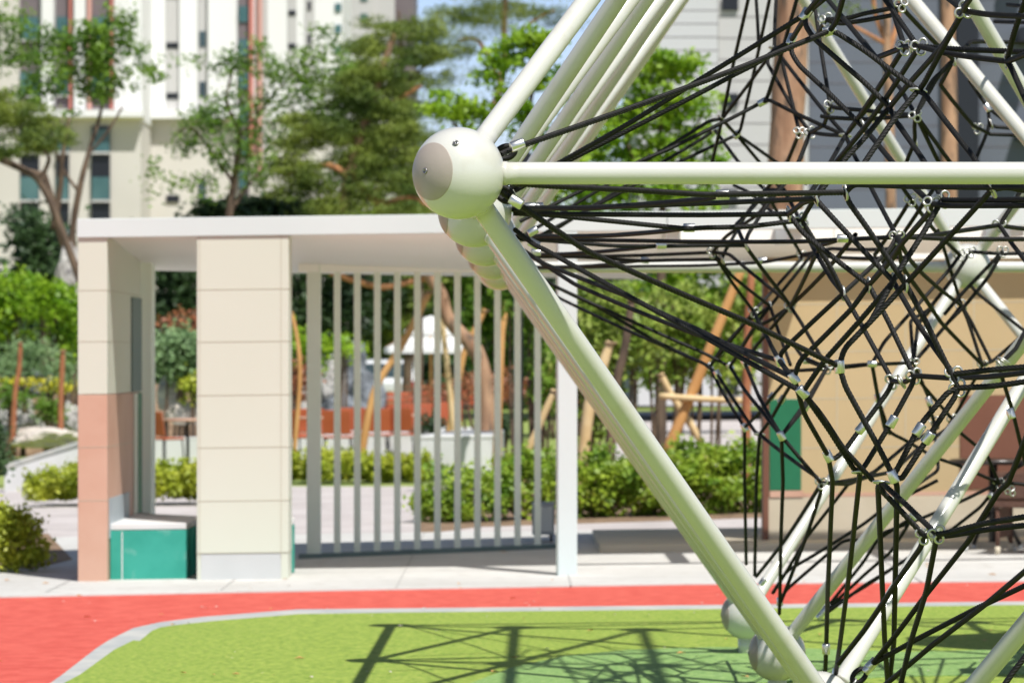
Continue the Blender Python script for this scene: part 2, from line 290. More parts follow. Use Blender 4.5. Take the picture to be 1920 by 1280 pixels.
# each rope: relative scale at start and end (1 = first frame), then corner points
ROPES = """
1 .91 : 938 290 963 278 1180 200 1400 120 1549 62
.91 .93 : 1556 58 1568 40 1579 0
.91 .92 : 1560 58 1570 62 1620 93 1716 165
.80 .86 : 958 352 1050 303 1180 228 1321 141 1505 34
.86 .87 : 1512 26 1531 0
.84 .86 : 1489 66 1503 42 1524 12 1538 0
.86 .87 : 1508 36 1510 48 1526 72 1620 153 1664 197
.80 .81 : 965 358 1058 304 1180 241 1335 161 1380 137 1418 119 1480 80
.81 .83 : 1484 80 1483 97 1498 122 1554 173 1616 236
.67 .66 : 975 415 1200 300 1254 278 1380 217 1424 196
.66 .67 : 1431 190 1438 184 1465 101 1470 82 1493 0
.66 .68 : 1434 187 1442 187 1491 211 1583 254
.60 .60 : 985 440 1256 272 1331 226 1352 222
.60 .62 : 1352 220 1374 122 1402 0
.60 .62 : 1354 219 1437 112 1452 92
.58 .60 : 1381 250 1388 244 1414 131 1442 0
.58 .58 : 1000 448 1240 318 1320 281 1380 254
.60 .58 : 1354 224 1381 252
.58 .57 : 1382 255 1392 259 1451 300 1512 345
.58 .57 : 1382 257 1421 300 1460 350
.57 .57 : 1010 450 1230 310 1320 258 1340 244
.57 .56 : 1338 246 1383 300 1425 350
.60 .58 : 1354 226 1336 300 1325 345
.62 .62 : 1452 90 1490 80 1530 66
.62 .64 : 1458 95 1465 108 1485 190 1500 243
.62 .64 : 1437 115 1489 206 1517 246
.62 .66 : 1460 98 1547 209 1585 252
.64 .60 : 1499 250 1477 300 1446 352
.64 .60 : 1519 250 1490 320 1440 380 1402 440
.64 .60 : 1526 252 1500 300 1421 400 1360 443
.64 .68 : 1519 249 1572 257
.60 .60 : 1451 90 1453 40 1455 0
.58 .58 : 1423 94 1421 50 1418 0
.68 .70 : 1529 20 1540 94 1557 196
.70 .70 : 1557 200 1566 202 1620 206 1717 214
.70 .72 : 1540 218 1554 220 1620 223 1709 225
.70 .64 : 1555 203 1545 232 1520 249
.75 .76 : 1548 35 1587 35 1620 25 1674 15
.75 .76 : 1550 40 1575 45 1620 38 1676 28
.76 .76 : 1557 0 1571 16 1597 47 1643 105
.92 .93 : 1724 168 1732 157 1766 92 1806 18
.93 .97 : 1804 16 1811 8 1816 0
.92 .97 : 1724 170 1734 176 1826 293 1859 353
.92 .93 : 1717 172 1676 223 1625 298 1590 355
.87 .90 : 1669 195 1700 160 1770 80 1803 24
.87 .88 : 1666 206 1620 260 1582 300 1533 366
.87 .92 : 1670 207 1679 225 1732 298 1766 370
.90 .84 : 1724 92 1660 183 1620 237 1568 300 1507 403
.88 .90 : 1662 0 1716 80 1724 86
.84 .88 : 1669 0 1676 23 1695 84
.88 .90 : 1697 89 1724 88
.90 .93 : 1727 89 1790 91 1920 94
.90 .95 : 1729 92 1770 98 1886 112
.88 .82 : 1694 93 1643 169 1620 204 1592 245
.97 .98 : 1809 22 1850 26 1920 28
.93 .93 : 1784 0 1804 18
.95 .97 : 1887 112 1894 89 1901 61 1920 5
.95 .97 : 1889 115 1897 112 1920 101
.95 .97 : 1890 118 1894 122 1920 178
.62 .63 : 1820 75 1840 73 1920 73
.60 .62 : 1865 41 1920 40
.60 .62 : 1889 9 1920 9
.70 .72 : 1788 114 1775 128 1747 150 1717 214
.60 .60 : 1817 150 1850 203
.60 .60 : 1853 203 1901 239 1920 258
.60 .60 : 1857 232 1866 238 1904 241
.60 .60 : 1854 252 1901 253 1920 254
.60 .60 : 1852 205 1856 232 1847 258 1829 300 1806 350
.60 .60 : 1763 155 1826 234 1854 250
.72 .70 : 1719 219 1728 230 1779 300 1812 350
.72 .70 : 1716 219 1758 300 1790 350
.72 .74 : 1719 213 1760 140 1788 112
.62 .62 : 1620 77 1643 105 1690 165
.74 .74 : 1692 11 1697 21 1756 82 1788 110
.70 .68 : 1686 232 1728 298 1757 345
.70 .68 : 1714 237 1716 263 1700 300 1690 349
.82 .88 : 1618 238 1640 262 1714 349 1745 378
.70 .78 : 1587 257 1598 282 1634 349 1681 440
.68 .70 : 1586 252 1620 211 1643 180
.68 .84 : 1584 258 1557 300 1505 377 1482 398
1 .93 : 938 341 1020 347 1200 354 1320 362 1440 361 1580 359
.803 .93 : 960 392 1005 388 1100 386 1320 372 1355 366
.803 .88 : 965 395 1015 391 1150 384 1320 378 1522 373
.803 .84 : 968 398 1043 400 1180 400 1320 401 1476 402
.803 .80 : 962 400 1029 402 1160 414 1290 427 1320 425 1400 424 1502 421
.671 .80 : 968 443 1020 440 1150 436 1243 431 1290 427
.671 .76 : 972 446 1020 447 1200 447 1320 448 1500 449 1678 449
.78 .76 : 1682 449 1800 447 1920 445
.671 .68 : 975 449 1020 450 1150 459 1239 460 1320 459 1395 458
.576 .68 : 968 478 1043 473 1170 464 1239 460
.576 .60 : 972 480 1090 479 1200 477 1334 472
.576 .60 : 975 481 1090 480 1203 487 1270 486 1353 485
.505 .55 : 962 501 1020 498 1110 494 1209 488
.505 .55 : 968 503 1203 495 1320 494 1432 490 1501 479
.84 .84 : 1481 404 1507 438 1560 480 1626 531
.84 .88 : 1481 399 1505 379 1529 371
.80 .84 : 1503 415 1520 440 1560 505
.88 .89 : 1531 376 1540 385 1620 470 1673 524
.93 .93 : 1586 364 1592 380 1620 418 1694 529
.70 .80 : 1470 352 1491 389 1526 459 1560 520 1580 547
.80 .78 : 1579 553 1526 600 1484 640 1464 662 1462 671
.80 .78 : 1583 548 1620 513 1667 469 1681 446
.80 .82 : 1583 553 1611 600 1667 701 1672 712
.60 .62 : 1336 474 1367 475 1400 503 1470 560 1481 572
.68 .62 : 1396 461 1465 548 1481 570
.62 .76 : 1484 571 1545 506 1583 463 1604 440
.62 .68 : 1484 569 1524 483 1540 455
.62 .62 : 1479 576 1442 600 1414 612 1366 674
.62 .64 : 1484 577 1500 600 1526 644 1549 686
.60 .58 : 1336 474 1374 518 1443 572
.60 .58 : 1336 476 1370 525 1412 582
.58 .58 : 1446 571 1517 483 1530 470
.58 .58 : 1416 581 1503 484 1503 478
.58 .56 : 1443 577 1395 605 1350 656 1329 680
.58 .60 : 1446 577 1482 684
.56 .58 : 1414 586 1440 626 1466 680
.57 .57 : 1410 584 1380 625 1345 668
.55 .57 : 1446 352 1402 396 1360 470
.55 .57 : 1430 352 1484 445 1503 476
.55 .57 : 1376 347 1407 361 1450 400
.60 .62 : 1435 348 1435 362 1380 418
.60 .62 : 1559 464 1620 466 1684 466
.60 .62 : 1561 480 1620 482 1700 482
.78 .80 : 1681 446 1690 455 1640 525
.92 .84 : 1747 385 1742 398 1690 455 1672 485 1632 532
.92 .93 : 1766 378 1730 438 1683 511 1634 600
.92 .95 : 1769 374 1782 375 1920 371
.92 .95 : 1750 384 1775 385 1920 382
.97 .93 : 1857 359 1850 366 1776 446 1701 529
.98 .98 : 1600 345 1700 347 1860 347 1920 347
.97 .97 : 1862 352 1885 350 1920 356
.70 .68 : 1708 372 1704 380 1667 438 1640 478
.68 .68 : 1710 376 1751 427 1800 476
.68 .68 : 1735 376 1693 438 1655 492
.72 .70 : 1920 345 1901 380 1876 420
.72 .70 : 1872 423 1798 431 1737 441 1684 446
.72 .70 : 1876 423 1887 424 1920 427
.72 .74 : 1876 425 1897 455 1920 483
.62 .62 : 1822 473 1875 475 1920 474
.62 .62 : 1876 476 1805 548 1770 590
.62 .62 : 1880 472 1854 518 1810 572 1775 607
.62 .62 : 1758 432 1770 466 1801 570
.62 .62 : 1816 475 1791 516 1760 555 1721 607
.60 .60 : 1798 480 1784 501 1721 570 1658 640
.58 .58 : 1820 535 1831 548 1897 600 1920 618
.60 .60 : 1690 490 1697 504 1735 553 1765 598 1833 673
.58 .58 : 1705 480 1730 506 1800 574
.60 .60 : 1805 578 1815 600 1843 680
.60 .60 : 1806 576 1820 600 1857 675
.60 .60 : 1800 577 1775 607 1714 673
.93 .93 : 1695 534 1634 600 1582 654 1574 674
.89 .87 : 1672 529 1620 591 1545 675 1506 722
.85 .84 : 1627 536 1600 575 1498 677 1487 697
.85 .86 : 1631 536 1665 600 1711 698
.93 .93 : 1699 536 1735 600 1793 722
.89 .90 : 1677 530 1718 600 1751 649 1787 697
1 .93 : 938 358 962 376 1100 468 1250 535 1400 600 1568 674
.93 .93 : 1575 690 1578 701 1585 724 1650 842 1674 886
.803 .87 : 965 430 1003 459 1020 466 1161 542 1320 628 1499 731
.671 .84 : 960 455 1020 492 1168 546 1320 617 1484 704
.84 .82 : 1489 712 1507 773 1552 850
.87 .87 : 1508 739 1554 804 1601 879 1612 886
.85 .86 : 1500 735 1540 776 1580 838 1636 900
.671 .79 : 962 458 1079 530 1170 568 1304 622 1458 670
.79 .80 : 1464 680 1489 706
.82 .82 : 1554 858 1564 860 1582 846 1611 806 1665 734 1672 716
.82 .70 : 1556 860 1561 900 1552 1100 1549 1216 1547 1262
.68 .66 : 1400 684 1423 741 1463 812
.64 .66 : 1548 690 1503 764 1467 812
.64 .66 : 1551 693 1510 762 1469 814
.66 .60 : 1467 820 1468 900 1464 1005 1462 1126 1461 1150
.66 .66 : 1470 820 1531 895 1540 905
.58 .60 : 1348 703 1416 809 1423 813
.60 .56 : 1421 816 1418 900 1415 1078
.60 .62 : 1426 815 1529 891 1540 903
.60 .62 : 1425 812 1447 782 1470 741 1482 722
.56 .58 : 1333 690 1353 731 1390 797
.58 .60 : 1399 799 1425 771 1447 743 1470 717
.58 .55 : 1395 804 1396 900 1399 1057
.576 .60 : 965 490 1039 535 1132 577 1320 661 1366 682
.505 .58 : 965 512 1053 558 1170 612 1320 680 1345 699
.576 .56 : 960 492 1039 535 1123 575 1226 636 1331 684
.58 .60 : 1370 688 1397 729 1430 769 1463 812
.58 .60 : 1366 684 1414 612 1440 575
.57 .58 : 1398 678 1418 647 1458 600 1482 576
.64 .64 : 1554 681 1620 682 1708 681
.62 .64 : 1514 676 1551 680
.62 .62 : 1480 695 1551 690 1600 686
.62 .62 : 1489 647 1505 668 1551 688
.93 .94 : 1791 702 1850 693 1920 686
.92 .93 : 1718 709 1780 706 1850 702 1920 693
.93 .94 : 1799 731 1860 723 1920 714
.93 .93 : 1793 730 1777 735 1725 795 1676 882
.93 .93 : 1797 732 1791 743 1744 813 1690 898 1668 900
.85 .86 : 1715 706 1711 719 1676 783 1622 872 1612 884
.82 .85 : 1676 714 1698 714 1713 706
.62 .62 : 1707 600 1707 676
.62 .62 : 1716 678 1775 607 1800 578
.62 .62 : 1700 682 1721 607 1749 577
.62 .60 : 1716 686 1740 740 1745 770 1751 790
.62 .60 : 1712 684 1725 715 1786 783
.60 .58 : 1635 684 1646 741 1659 804 1668 812
.58 .58 : 1667 809 1700 825 1751 855 1800 872
.60 .60 : 1843 682 1861 677 1901 642 1920 625
.70 .72 : 1920 623 1905 652 1882 682
.72 .70 : 1876 686 1878 705 1897 764 1920 855
.60 .58 : 1786 788 1777 802 1718 841 1674 881 1560 905
.60 .58 : 1842 690 1800 760 1750 850
.58 .57 : 1751 790 1760 800 1700 830 1640 880 1592 905
.58 .58 : 1786 788 1800 810 1850 850 1873 903
.93 .80 : 1680 900 1682 909 1676 1200 1668 1272
.87 .80 : 1642 903 1646 911 1659 1200 1665 1282
.93 .95 : 1657 905 1700 945 1751 996
.87 .90 : 1641 905 1653 919 1700 968 1728 999
.95 .97 : 1760 1001 1772 999 1850 978 1920 966
.92 .95 : 1735 1005 1772 1004 1860 988 1920 981
.90 .84 : 1731 1007 1728 1022 1683 1085 1620 1179 1572 1242
.95 .88 : 1759 1007 1737 1104 1707 1200 1688 1282
.97 .88 : 1920 822 1889 900 1873 912 1831 980 1819 1003 1737 1109 1681 1186 1640 1246
.95 .84 : 1920 1062 1854 1117 1747 1200 1680 1258 1630 1300
.92 .84 : 1920 1092 1831 1135 1721 1194 1645 1236
.58 .57 : 1873 905 1810 935 1732 968 1620 1010 1582 1010 1475 1104 1462 1124
.58 .56 : 1870 907 1840 948 1784 991 1714 1036 1620 1099 1554 1139
.58 .57 : 1758 900 1730 914 1667 944 1620 980 1531 1036 1475 1069 1448 1112
.58 .56 : 1714 977 1672 1031 1620 1076 1559 1134
.58 .57 : 1757 1008 1707 1043 1620 1096 1548 1150
.66 .56 : 1538 908 1531 919 1470 1010 1418 1080
.66 .60 : 1541 908 1540 919 1515 994 1475 1099 1464 1128
.60 .57 : 1592 905 1512 1005 1475 1069 1450 1110
.84 .72 : 1611 890 1611 900 1592 1070 1575 1200 1567 1258 1566 1290
.57 .56 : 1645 1010 1620 1050 1557 1130
.60 .60 : 1543 905 1592 901 1640 890
.58 .58 : 1873 903 1898 905 1920 907
.58 .58 : 1876 900 1900 880 1920 868
.60 .58 : 1667 944 1700 930 1723 905 1760 880
.97 .97 : 1868 1300 1895 1258 1920 1226
"""
RINGS = """
1722 170 .92 b 10
1668 201 .87 b 80
1618 238 .83 b 75
1585 254 .68 b 8
1452 90 .62 b 5
1354 223 .60 b 40
1499 248 .64 c 0
1519 248 .64 c 30
1557 199 .70 c 0
1548 37 .75 c 20
1690 9 .76 c 10
1696 88 .88 c 5
1724 87 .90 c 20
1807 20 .95 c 60
1888 115 .95 b 85
1788 112 .72 b 80
1717 216 .72 c 30
1716 265 .70 b 80
1857 232 .60 b 70
1833 240 .60 c 0
1585 361 .93 b 80
1529 372 .88 b 70
1479 401 .84 b 80
1503 413 .80 c 40
1397 460 .68 b 60
1336 473 .60 c 0
1353 486 .60 b 60
1581 550 .80 b 86
1629 534 .85 b 88
1675 527 .89 b 86
1698 532 .93 b 86
1482 574 .62 c 20
1444 574 .58 b 80
1413 584 .58 c 0
1503 478 .57 c 0
1682 444 .78 c 10
1747 382 .92 c 0
1767 374 .92 c 30
1708 374 .70 c 20
1735 376 .70 b 10
1859 356 .97 b 60
1874 422 .72 c 10
1880 471 .62 c 0
1819 472 .62 c 10
1800 478 .62 c 30
1803 573 .60 c 45
1749 576 .60 b 85
1788 701 .93 c 10
1796 727 .93 c 30
1674 714 .82 c 0
1714 704 .86 c 20
1713 680 .62 c 0
1842 684 .60 c 0
1874 685 .72 b 60
1882 676 .72 b 30
1786 786 .60 c 20
1751 789 .58 c 0
1551 689 .64 c 10
1653 904 .92 b 5
1732 1003 .92 c 0
1757 1001 .95 c 25
1873 905 .58 c 10
1895 920 .58 c 40
1540 905 .66 c 0
1435 357 .60 b 85
1690 715 .84 b 60
1745 1003 .93 b 70
1709 89 .89 b 80
1612 885 .86 b 2
1424 814 .60 b 5
"""
FERR = """
970 272 1 -20
1556 58 .91 -17
1510 27 .86 -60
1484 75 .81 -68
1429 192 .66 -28
1381 253 .58 -50
1340 243 .57 -25
968 378 1 32
994 388 .803 -2
1008 388 .803 -2
1001 457 .803 28
999 434 .72 -30
1005 473 .66 0
1355 365 .93 -2
1292 427 .80 0
1240 460 .68 0
1209 488 .58 5
1580 447 .77 0
1462 676 .79 65
1574 687 .93 86
1489 709 .84 58
1505 735 .87 48
1553 855 .82 62
1675 893 .93 68
1723 805 .93 -57
1740 820 .93 -57
1673 790 .86 -62
1895 775 .72 74
1852 202 .60 60
1465 817 .66 65
1396 801 .58 60
1331 687 .56 70
1369 687 .58 55
1345 701 .58 65
1397 681 .60 60
1466 749 .60 -55
1511 763 .64 -60
1447 743 .58 -52
1514 676 .62 0
1635 682 .64 0
1742 752 .62 70
1462 1127 .60 90
1549 1216 .72 90
1567 1262 .72 -78
1635 1244 .86 -45
1628 1252 .86 -45
1546 1143 .58 -52
1538 1153 .58 -52
1712 968 .58 60
1860 930 .58 50
1430 1090 .56 -55
1615 802 .84 -50
1430 488 .56 -5
1646 746 .60 75
"""
def parse(txt): return [l for l in txt.strip().splitlines() if l.strip()]
NP = np.array([[float(v) for v in l.split()[:3]] for l in parse(RINGS) + parse(FERR)])
def fwd(P, e, q):
    a = P[e] - P[1 if e == 0 else -2]; b = q - P[e]; return q[1] < 1190 and (a @ b) / (np.linalg.norm(a) * np.linalg.norm(b) + 1e-6) > .25
def rope_pts(line):
    a, b = line.split(':'); s0, s1 = map(float, a.split()); q = list(map(float, b.split())); P = np.array(q).reshape(-1, 2)
    ends = {}
    for e in (0, -1):                                        # every loose end is tied to the nearest connector
        x, y = P[e]
        if x < 1020 or x >= 1915 or y <= 4 or y >= 1270 or (e == -1 and y > 1030 and x < 1600): continue
        dd = np.hypot(NP[:, 0] - x, NP[:, 1] - y) + 240 * np.abs(NP[:, 2] - (s0 if e == 0 else s1)); j = int(dd.argmin())
        if np.hypot(NP[j, 0] - x, NP[j, 1] - y) < 16: P[e] = NP[j, :2]; ends[e] = NP[j, 2]
        elif dd[j] < 95 and not (e == -1 and 0 in ends and np.hypot(*(NP[j, :2] - P[0])) < 60) and fwd(P, e, NP[j, :2]): P = np.concatenate([NP[j:j + 1, :2], P] if e == 0 else [P, NP[j:j + 1, :2]]); ends[e] = NP[j, 2]
    s0 = ends.get(0, s0); s1 = ends.get(-1, s1)
    d = np.r_[0, np.cumsum(np.hypot(*np.diff(P, axis=0).T))]; S = 1 / ((1 - d / d[-1]) / s0 + d / d[-1] / s1)
    pts = [np.array(W(x, y, D0 / s)) for (x, y), s in zip(P, S)]
    for e in (0, -1):                                        # ropes run on past the picture's edge
        x, y = P[e]
        if x >= 1918 or y <= 1 or y >= 1278:
            v = pts[e] - pts[1 if e == 0 else -2]; v /= np.linalg.norm(v); q = pts[e] + v * .22
            kk = [(1, 0, 0), (1, 2, 0)] if x >= 1918 else ([(.5, n, 1) for n in (.5, 1.5, 2.5)] if y <= 1 else [(.5, .5, -1), (.5, 1.5, -1)])
            b = min((np.array(NOD[k]) for k in kk), key=lambda p: abs(p[1] - q[1])); d_ = b - q; r = b - d_ / np.linalg.norm(d_) * RB * .9
            pts = [r, q] + pts if e == 0 else pts + [q, r]
    return np.array(pts), float(S.mean())
def smooth_path(P, step):
    # resample with softly rounded corners
    out = []
    for i in range(len(P)):
        if 0 < i < len(P) - 1:
            a = P[i - 1] - P[i]; b = P[i + 1] - P[i]; la = np.linalg.norm(a); lb = np.linalg.norm(b); r = min(.035, la * .45, lb * .45)
            p0 = P[i] + a / la * r; p1 = P[i] + b / lb * r
            for t in np.linspace(0, 1, 6): out.append((1 - t) ** 2 * p0 + 2 * t * (1 - t) * P[i] + t * t * p1)
        else: out.append(P[i])
    Q = np.array(out); d = np.r_[0, np.cumsum(np.linalg.norm(np.diff(Q, axis=0), axis=1))]
    n = max(3, int(d[-1] / step)); t = np.linspace(0, d[-1], n)
    R = np.stack([np.interp(t, d, Q[:, k]) for k in range(3)], 1)
    sag = np.sin(np.pi * t / d[-1]) * d[-1] * .004; R[:, 2] -= sag
    return R, t
def rope_geo(P, s):
    step = .004 if s > .72 else .008
    Q, t = smooth_path(P, step); n = len(Q); m = 24 if s > .72 else 18
    T = np.gradient(Q, axis=0); T /= np.linalg.norm(T, axis=1)[:, None]
    ref = np.array([0., 0, 1]) if abs(T[0, 2]) < .8 else np.array([0., 1, 0])
    U = np.zeros_like(T); u = ref
    for i in range(n):
        u = u - T[i] * (u @ T[i]); u = u / np.linalg.norm(u); U[i] = u
    V = np.cross(T, U); k = np.arange(m); ang = 2 * np.pi * k / m + rng.uniform(0, 6)
    A = ang[None, :] + (2 * np.pi * t / .078)[:, None]
    r = RR * (.76 + .30 * np.abs(np.cos(3 * ang)))[None, :]
    co = Q[:, None, :] + (U[:, None, :] * np.cos(A)[..., None] + V[:, None, :] * np.sin(A)[..., None]) * r[..., None]
    i = np.arange(n - 1)[:, None] * m; kk = k[None, :]; k2 = (k[None, :] + 1) % m
    F = np.stack([i + kk, i + k2, i + m + k2, i + m + kk], -1).reshape(-1, 4)
    return co.reshape(-1, 3), F
RP_ = []
for l in parse(ROPES):
    P, s = rope_pts(l); RP_.append((len(P) and s * np.linalg.norm(np.diff(P, axis=0), axis=1).sum() * s, P, s))
RP_.sort(key=lambda q: -q[0])
rest = []
for i, (_, P, s) in enumerate(RP_):
    V, F = rope_geo(P, s)
    if i < 99: np_mesh('rope', V, F, 'rope', net, True)
    else: rest.append((V, F))
o = 0; VV = []; FF = []
for V, F in rest: VV.append(V); FF.append(F + o); o += len(V)
if VV:
    r_ = np_mesh('rope', np.concatenate(VV), np.concatenate(FF), 'rope', net, True); r_['kind'] = 'stuff'; r_['label'] = 'thinner black ropes further back in the net'
for l in parse(RINGS):
    x, y, s, k, a = l.split(); x, y, s, a = float(x), float(y), float(s), math.radians(float(a)); c = W(x, y, D0 / s)
    u = Vector((math.cos(a), 0, -math.sin(a))); w = Vector((math.sin(a), 0, math.cos(a))); back = Vector((0, 1, 0)); m = MB()
    if k == 'c':                                             # clover of three closed wire loops
        for j in range(3):
            t = a + j * 2.094 + .5; off = Vector((math.cos(t), 0, math.sin(t))) * .0150
            m.torus(c + off, back + Vector((random.uniform(-.4, .4), 0, random.uniform(-.4, .4))), .0128, .0040, 20, 8)
    else:                                                    # loop seen nearly edge-on
        m.torus(c, w + back * .22, .0150, .0044, 24, 8, 1.6, u)
        m.torus(c + back * .014, w + back * -.25, .0135, .0040, 22, 8, 1.4, u)
    m.build('ring', 'ring', net)
for l in parse(FERR):
    x, y, s, a = map(float, l.split()); a = math.radians(a); c = W(x, y, D0 / s); d = Vector((math.cos(a), random.uniform(-.2, .2), -math.sin(a))).normalized()
    h = .0205; m = MB().lathe(c, d, [(.0105, -h), (.0145, -h + .0008), (.0155, -h + .003), (.0155, h - .003), (.0145, h - .0008), (.0105, h)], 28)
    m.build('ferrule', 'alu', net, 0)
# thimble loops where ropes meet the feet and the ball joints
for (x, y, s, a) in ((1611, 1266, .86, 45), (948, 286, .985, 18), (946, 364, .985, -38)):
    a = math.radians(a); c = W(x, y, D0 / s); u = Vector((math.cos(a), 0, math.sin(a)))
    MB().torus(c, (0, 1, 0), .017, RR, 24, 10, 1.6, u).build('thimble_loop', 'rope', net)
    MB().torus(c - u * .030, (math.sin(a), .3, -math.cos(a)), .012, .0038, 20, 8, 1.2, u).build('shackle', 'ring', net)
# added mats, unseen right of the frame, put in to shade the ground
mt = MB()
for cx_, cy_, rx_, ry_ in ((4.30, 19.1, 1.55, 1.0), (3.7, 17.2, .9, .5)):
    q = [(cx_ + rx_ * math.cos(a) * (1 + .12 * math.sin(3 * a)), cy_ + ry_ * math.sin(a) * (1 + .15 * math.cos(2 * a + 1))) for a in [i * math.pi / 6 for i in range(12)]]
    mt.prism(q, 2.05, 2.065, False)
mt.build('added_shade_mat', 'black', net)
# ================================================================= ground
def sheet(name, pts, z, m, kind='structure'):
    n = len(pts); b = MB(); b.add([(x, y, z + g(x)) for x, y in pts] + [(x, y, z + g(x) - .03) for x, y in pts], [tuple(range(n))] + [(i, i + n, (i + 1) % n + n, (i + 1) % n) for i in range(n)]); o = b.build(name, m); o['kind'] = kind; return o
def gpt(px, py):                                             # point on the sloping ground plane seen at (px, py)
    a = (px - CX) / FP; Y = EYE / ((py - HY) / FP + SL * a); return (a * Y, Y)
sheet('ground', [(-900, -40), (900, -40), (900, 1500), (-900, 1500)], -.024, 'drylawn')
sheet('play_court', [(-14, 15), (26, 15), (26, 26.6), (-14, 26.6)], -.012, 'epdm_red')
sheet('plaza', [(-40, -20), (40, -20), (40, 15), (-40, 15)], -.014, 'paving')
# pale kerb line and the lime rubber field with its rounded corner
edge = [(60, 1300), (115, 1262), (180, 1212), (205, 1196), (250, 1174), (300, 1163), (380, 1153), (560, 1139), (760, 1137), (1060, 1134), (1400, 1130), (1920, 1124), (2300, 1120)]
e2 = [gpt(*p) for p in edge]
def corner(o):
    q = [(-6.2, -10)] + [(-3.4, 8), (-2.75, 14)]
    return q + [(x, y + o) for x, y in e2] + [(26, e2[-1][1]), (26, -10)]
in_edge = [(78, 1300), (150, 1262), (215, 1215), (250, 1198), (262, 1199), (285, 1180), (300, 1174), (325, 1170), (400, 1162), (560, 1149), (760, 1146), (1060, 1143), (1400, 1139), (1920, 1132), (2300, 1128)]
i2 = [gpt(*p) for p in in_edge]
sheet('court_line', [(-6.2, -10), (-3.4, 8), (-2.75, 14)] + e2 + [(26, e2[-1][1]), (26, -10)], -.008, 'line')
sheet('lime_court', [(-5.9, -10), (-3.2, 8), (-2.6, 14)] + i2 + [(25.8, i2[-1][1]), (25.8, -10)], -.004, 'epdm_lime')
tz = [gpt(*p) for p in ((870, 1284), (960, 1250), (1060, 1228), (1180, 1217), (1330, 1212), (1500, 1214), (1700, 1221), (1900, 1216), (2300, 1212))]
sheet('teal_court', tz + [gpt(*p) for p in ((2400, 1258), (1900, 1263), (1700, 1266), (1400, 1280), (1150, 1306), (900, 1312))], 0., 'epdm_teal')
k0 = [gpt(0, 1117), gpt(640, 1104), gpt(1280, 1093), gpt(1920, 1087), gpt(2600, 1081)]
sheet('pavement', [(-14, k0[0][1] - .15)] + k0 + [(22, k0[-1][1]), (22, 34.4), (-14, 34.4)], -.002, 'paving')
pj = MB()
for i in range(-7, 12):
    x = i * 1.2 + .4; pj.add([(x, 25.9, .002 + g(x)), (x + .012, 25.9, .002 + g(x)), (x + .012, 34.3, .002 + g(x)), (x, 34.3, .002 + g(x))], [(0, 1, 2, 3)])
for y in (26.35, 26.75, 27.9, 29.1, 31.9, 33.1): pj.add([(x, yy, .0025 + g(x)) for x, yy in ((-13, y), (14, y), (14, y + .014), (-13, y + .014))], [(0, 1, 2, 3)])
struct(pj.build('pavement_joints', 'joint'))
sheet('path', [(-14, 34.4), (9, 34.4), (9, 39), (0.3, 41.5), (-.2, 47.2), (-3.5, 48.6), (-14, 49.5)], -.012, 'path')
sheet('far_path', [gpt(1130, 905), gpt(1500, 905), gpt(1560, 770), gpt(1160, 770)], -.010, 'path')
sheet('lawn', [(-40, 49.7), (-3.6, 48.8), (-.2, 47.4), (9, 47.4), (40, 49), (60, 140), (-60, 140)], -.016, 'lawn')
sheet('planting_bed', [gpt(780, 1000), gpt(900, 985), gpt(1430, 968), gpt(1560, 962), gpt(1560, 900), gpt(1000, 900), gpt(800, 920)], -.006, 'soil')
sheet('corner_bed', [gpt(-120, 1062), gpt(60, 1066), gpt(135, 1048), gpt(90, 1000), gpt(-120, 1000)], .004, 'soil')
sheet('terrace', [gpt(250, 872), gpt(960, 868), gpt(930, 800), gpt(240, 800)], -.008, 'conc')
# ================================================================= open pavilion on the left
YF = 27.2
pav = thing('pavilion', (-.9, 28.6, g(-.9)), 'white flat roofed pavilion with cream panel pillars, long fascia and a grey slatted screen', 'pavilion')
def roofwedge(x0, x1, y0, y1, zt, zf, zb, m='soffit'):
    b = MB(); b.add([(x, y, z + g(x)) for x, y, z in ((x0, y0, zf), (x1, y0, zf), (x1, y1, zb), (x0, y1, zb), (x0, y0, zt), (x1, y0, zt), (x1, y1, zt - .03), (x0, y1, zt - .03))],
        [(0, 3, 2, 1), (4, 5, 6, 7), (0, 1, 5, 4), (2, 3, 7, 6), (1, 2, 6, 5), (0, 4, 7, 3)]); return b
XL, XR = X(145, YF), X(1250, YF)
b = MB(); b.add([(x, y, z + g(x)) for x, y, z in ((XL + .02, YF + .10, 2.485), (XR, YF + .10, 2.485), (XR, 31.9, 2.22), (XL + .02, 30.45, 2.315), (XL + .02, YF + .10, 2.592), (XR, YF + .10, 2.592), (XR, 31.9, 2.56), (XL + .02, 30.45, 2.56))],
    [(0, 3, 2, 1), (4, 5, 6, 7), (0, 1, 5, 4), (2, 3, 7, 6), (1, 2, 6, 5), (0, 4, 7, 3)]); b.build('roof', 'soffit', pav)
fas = MB().box(XL, XR, YF - .02, YF + .10, 2.468, 2.604).build('fascia', 'white_roof', pav, .004)
MB().box(XL - .003, XL + .12, YF + .10, 30.4, 2.44, 2.604).build('side_fascia', 'white_roof', pav, .004)
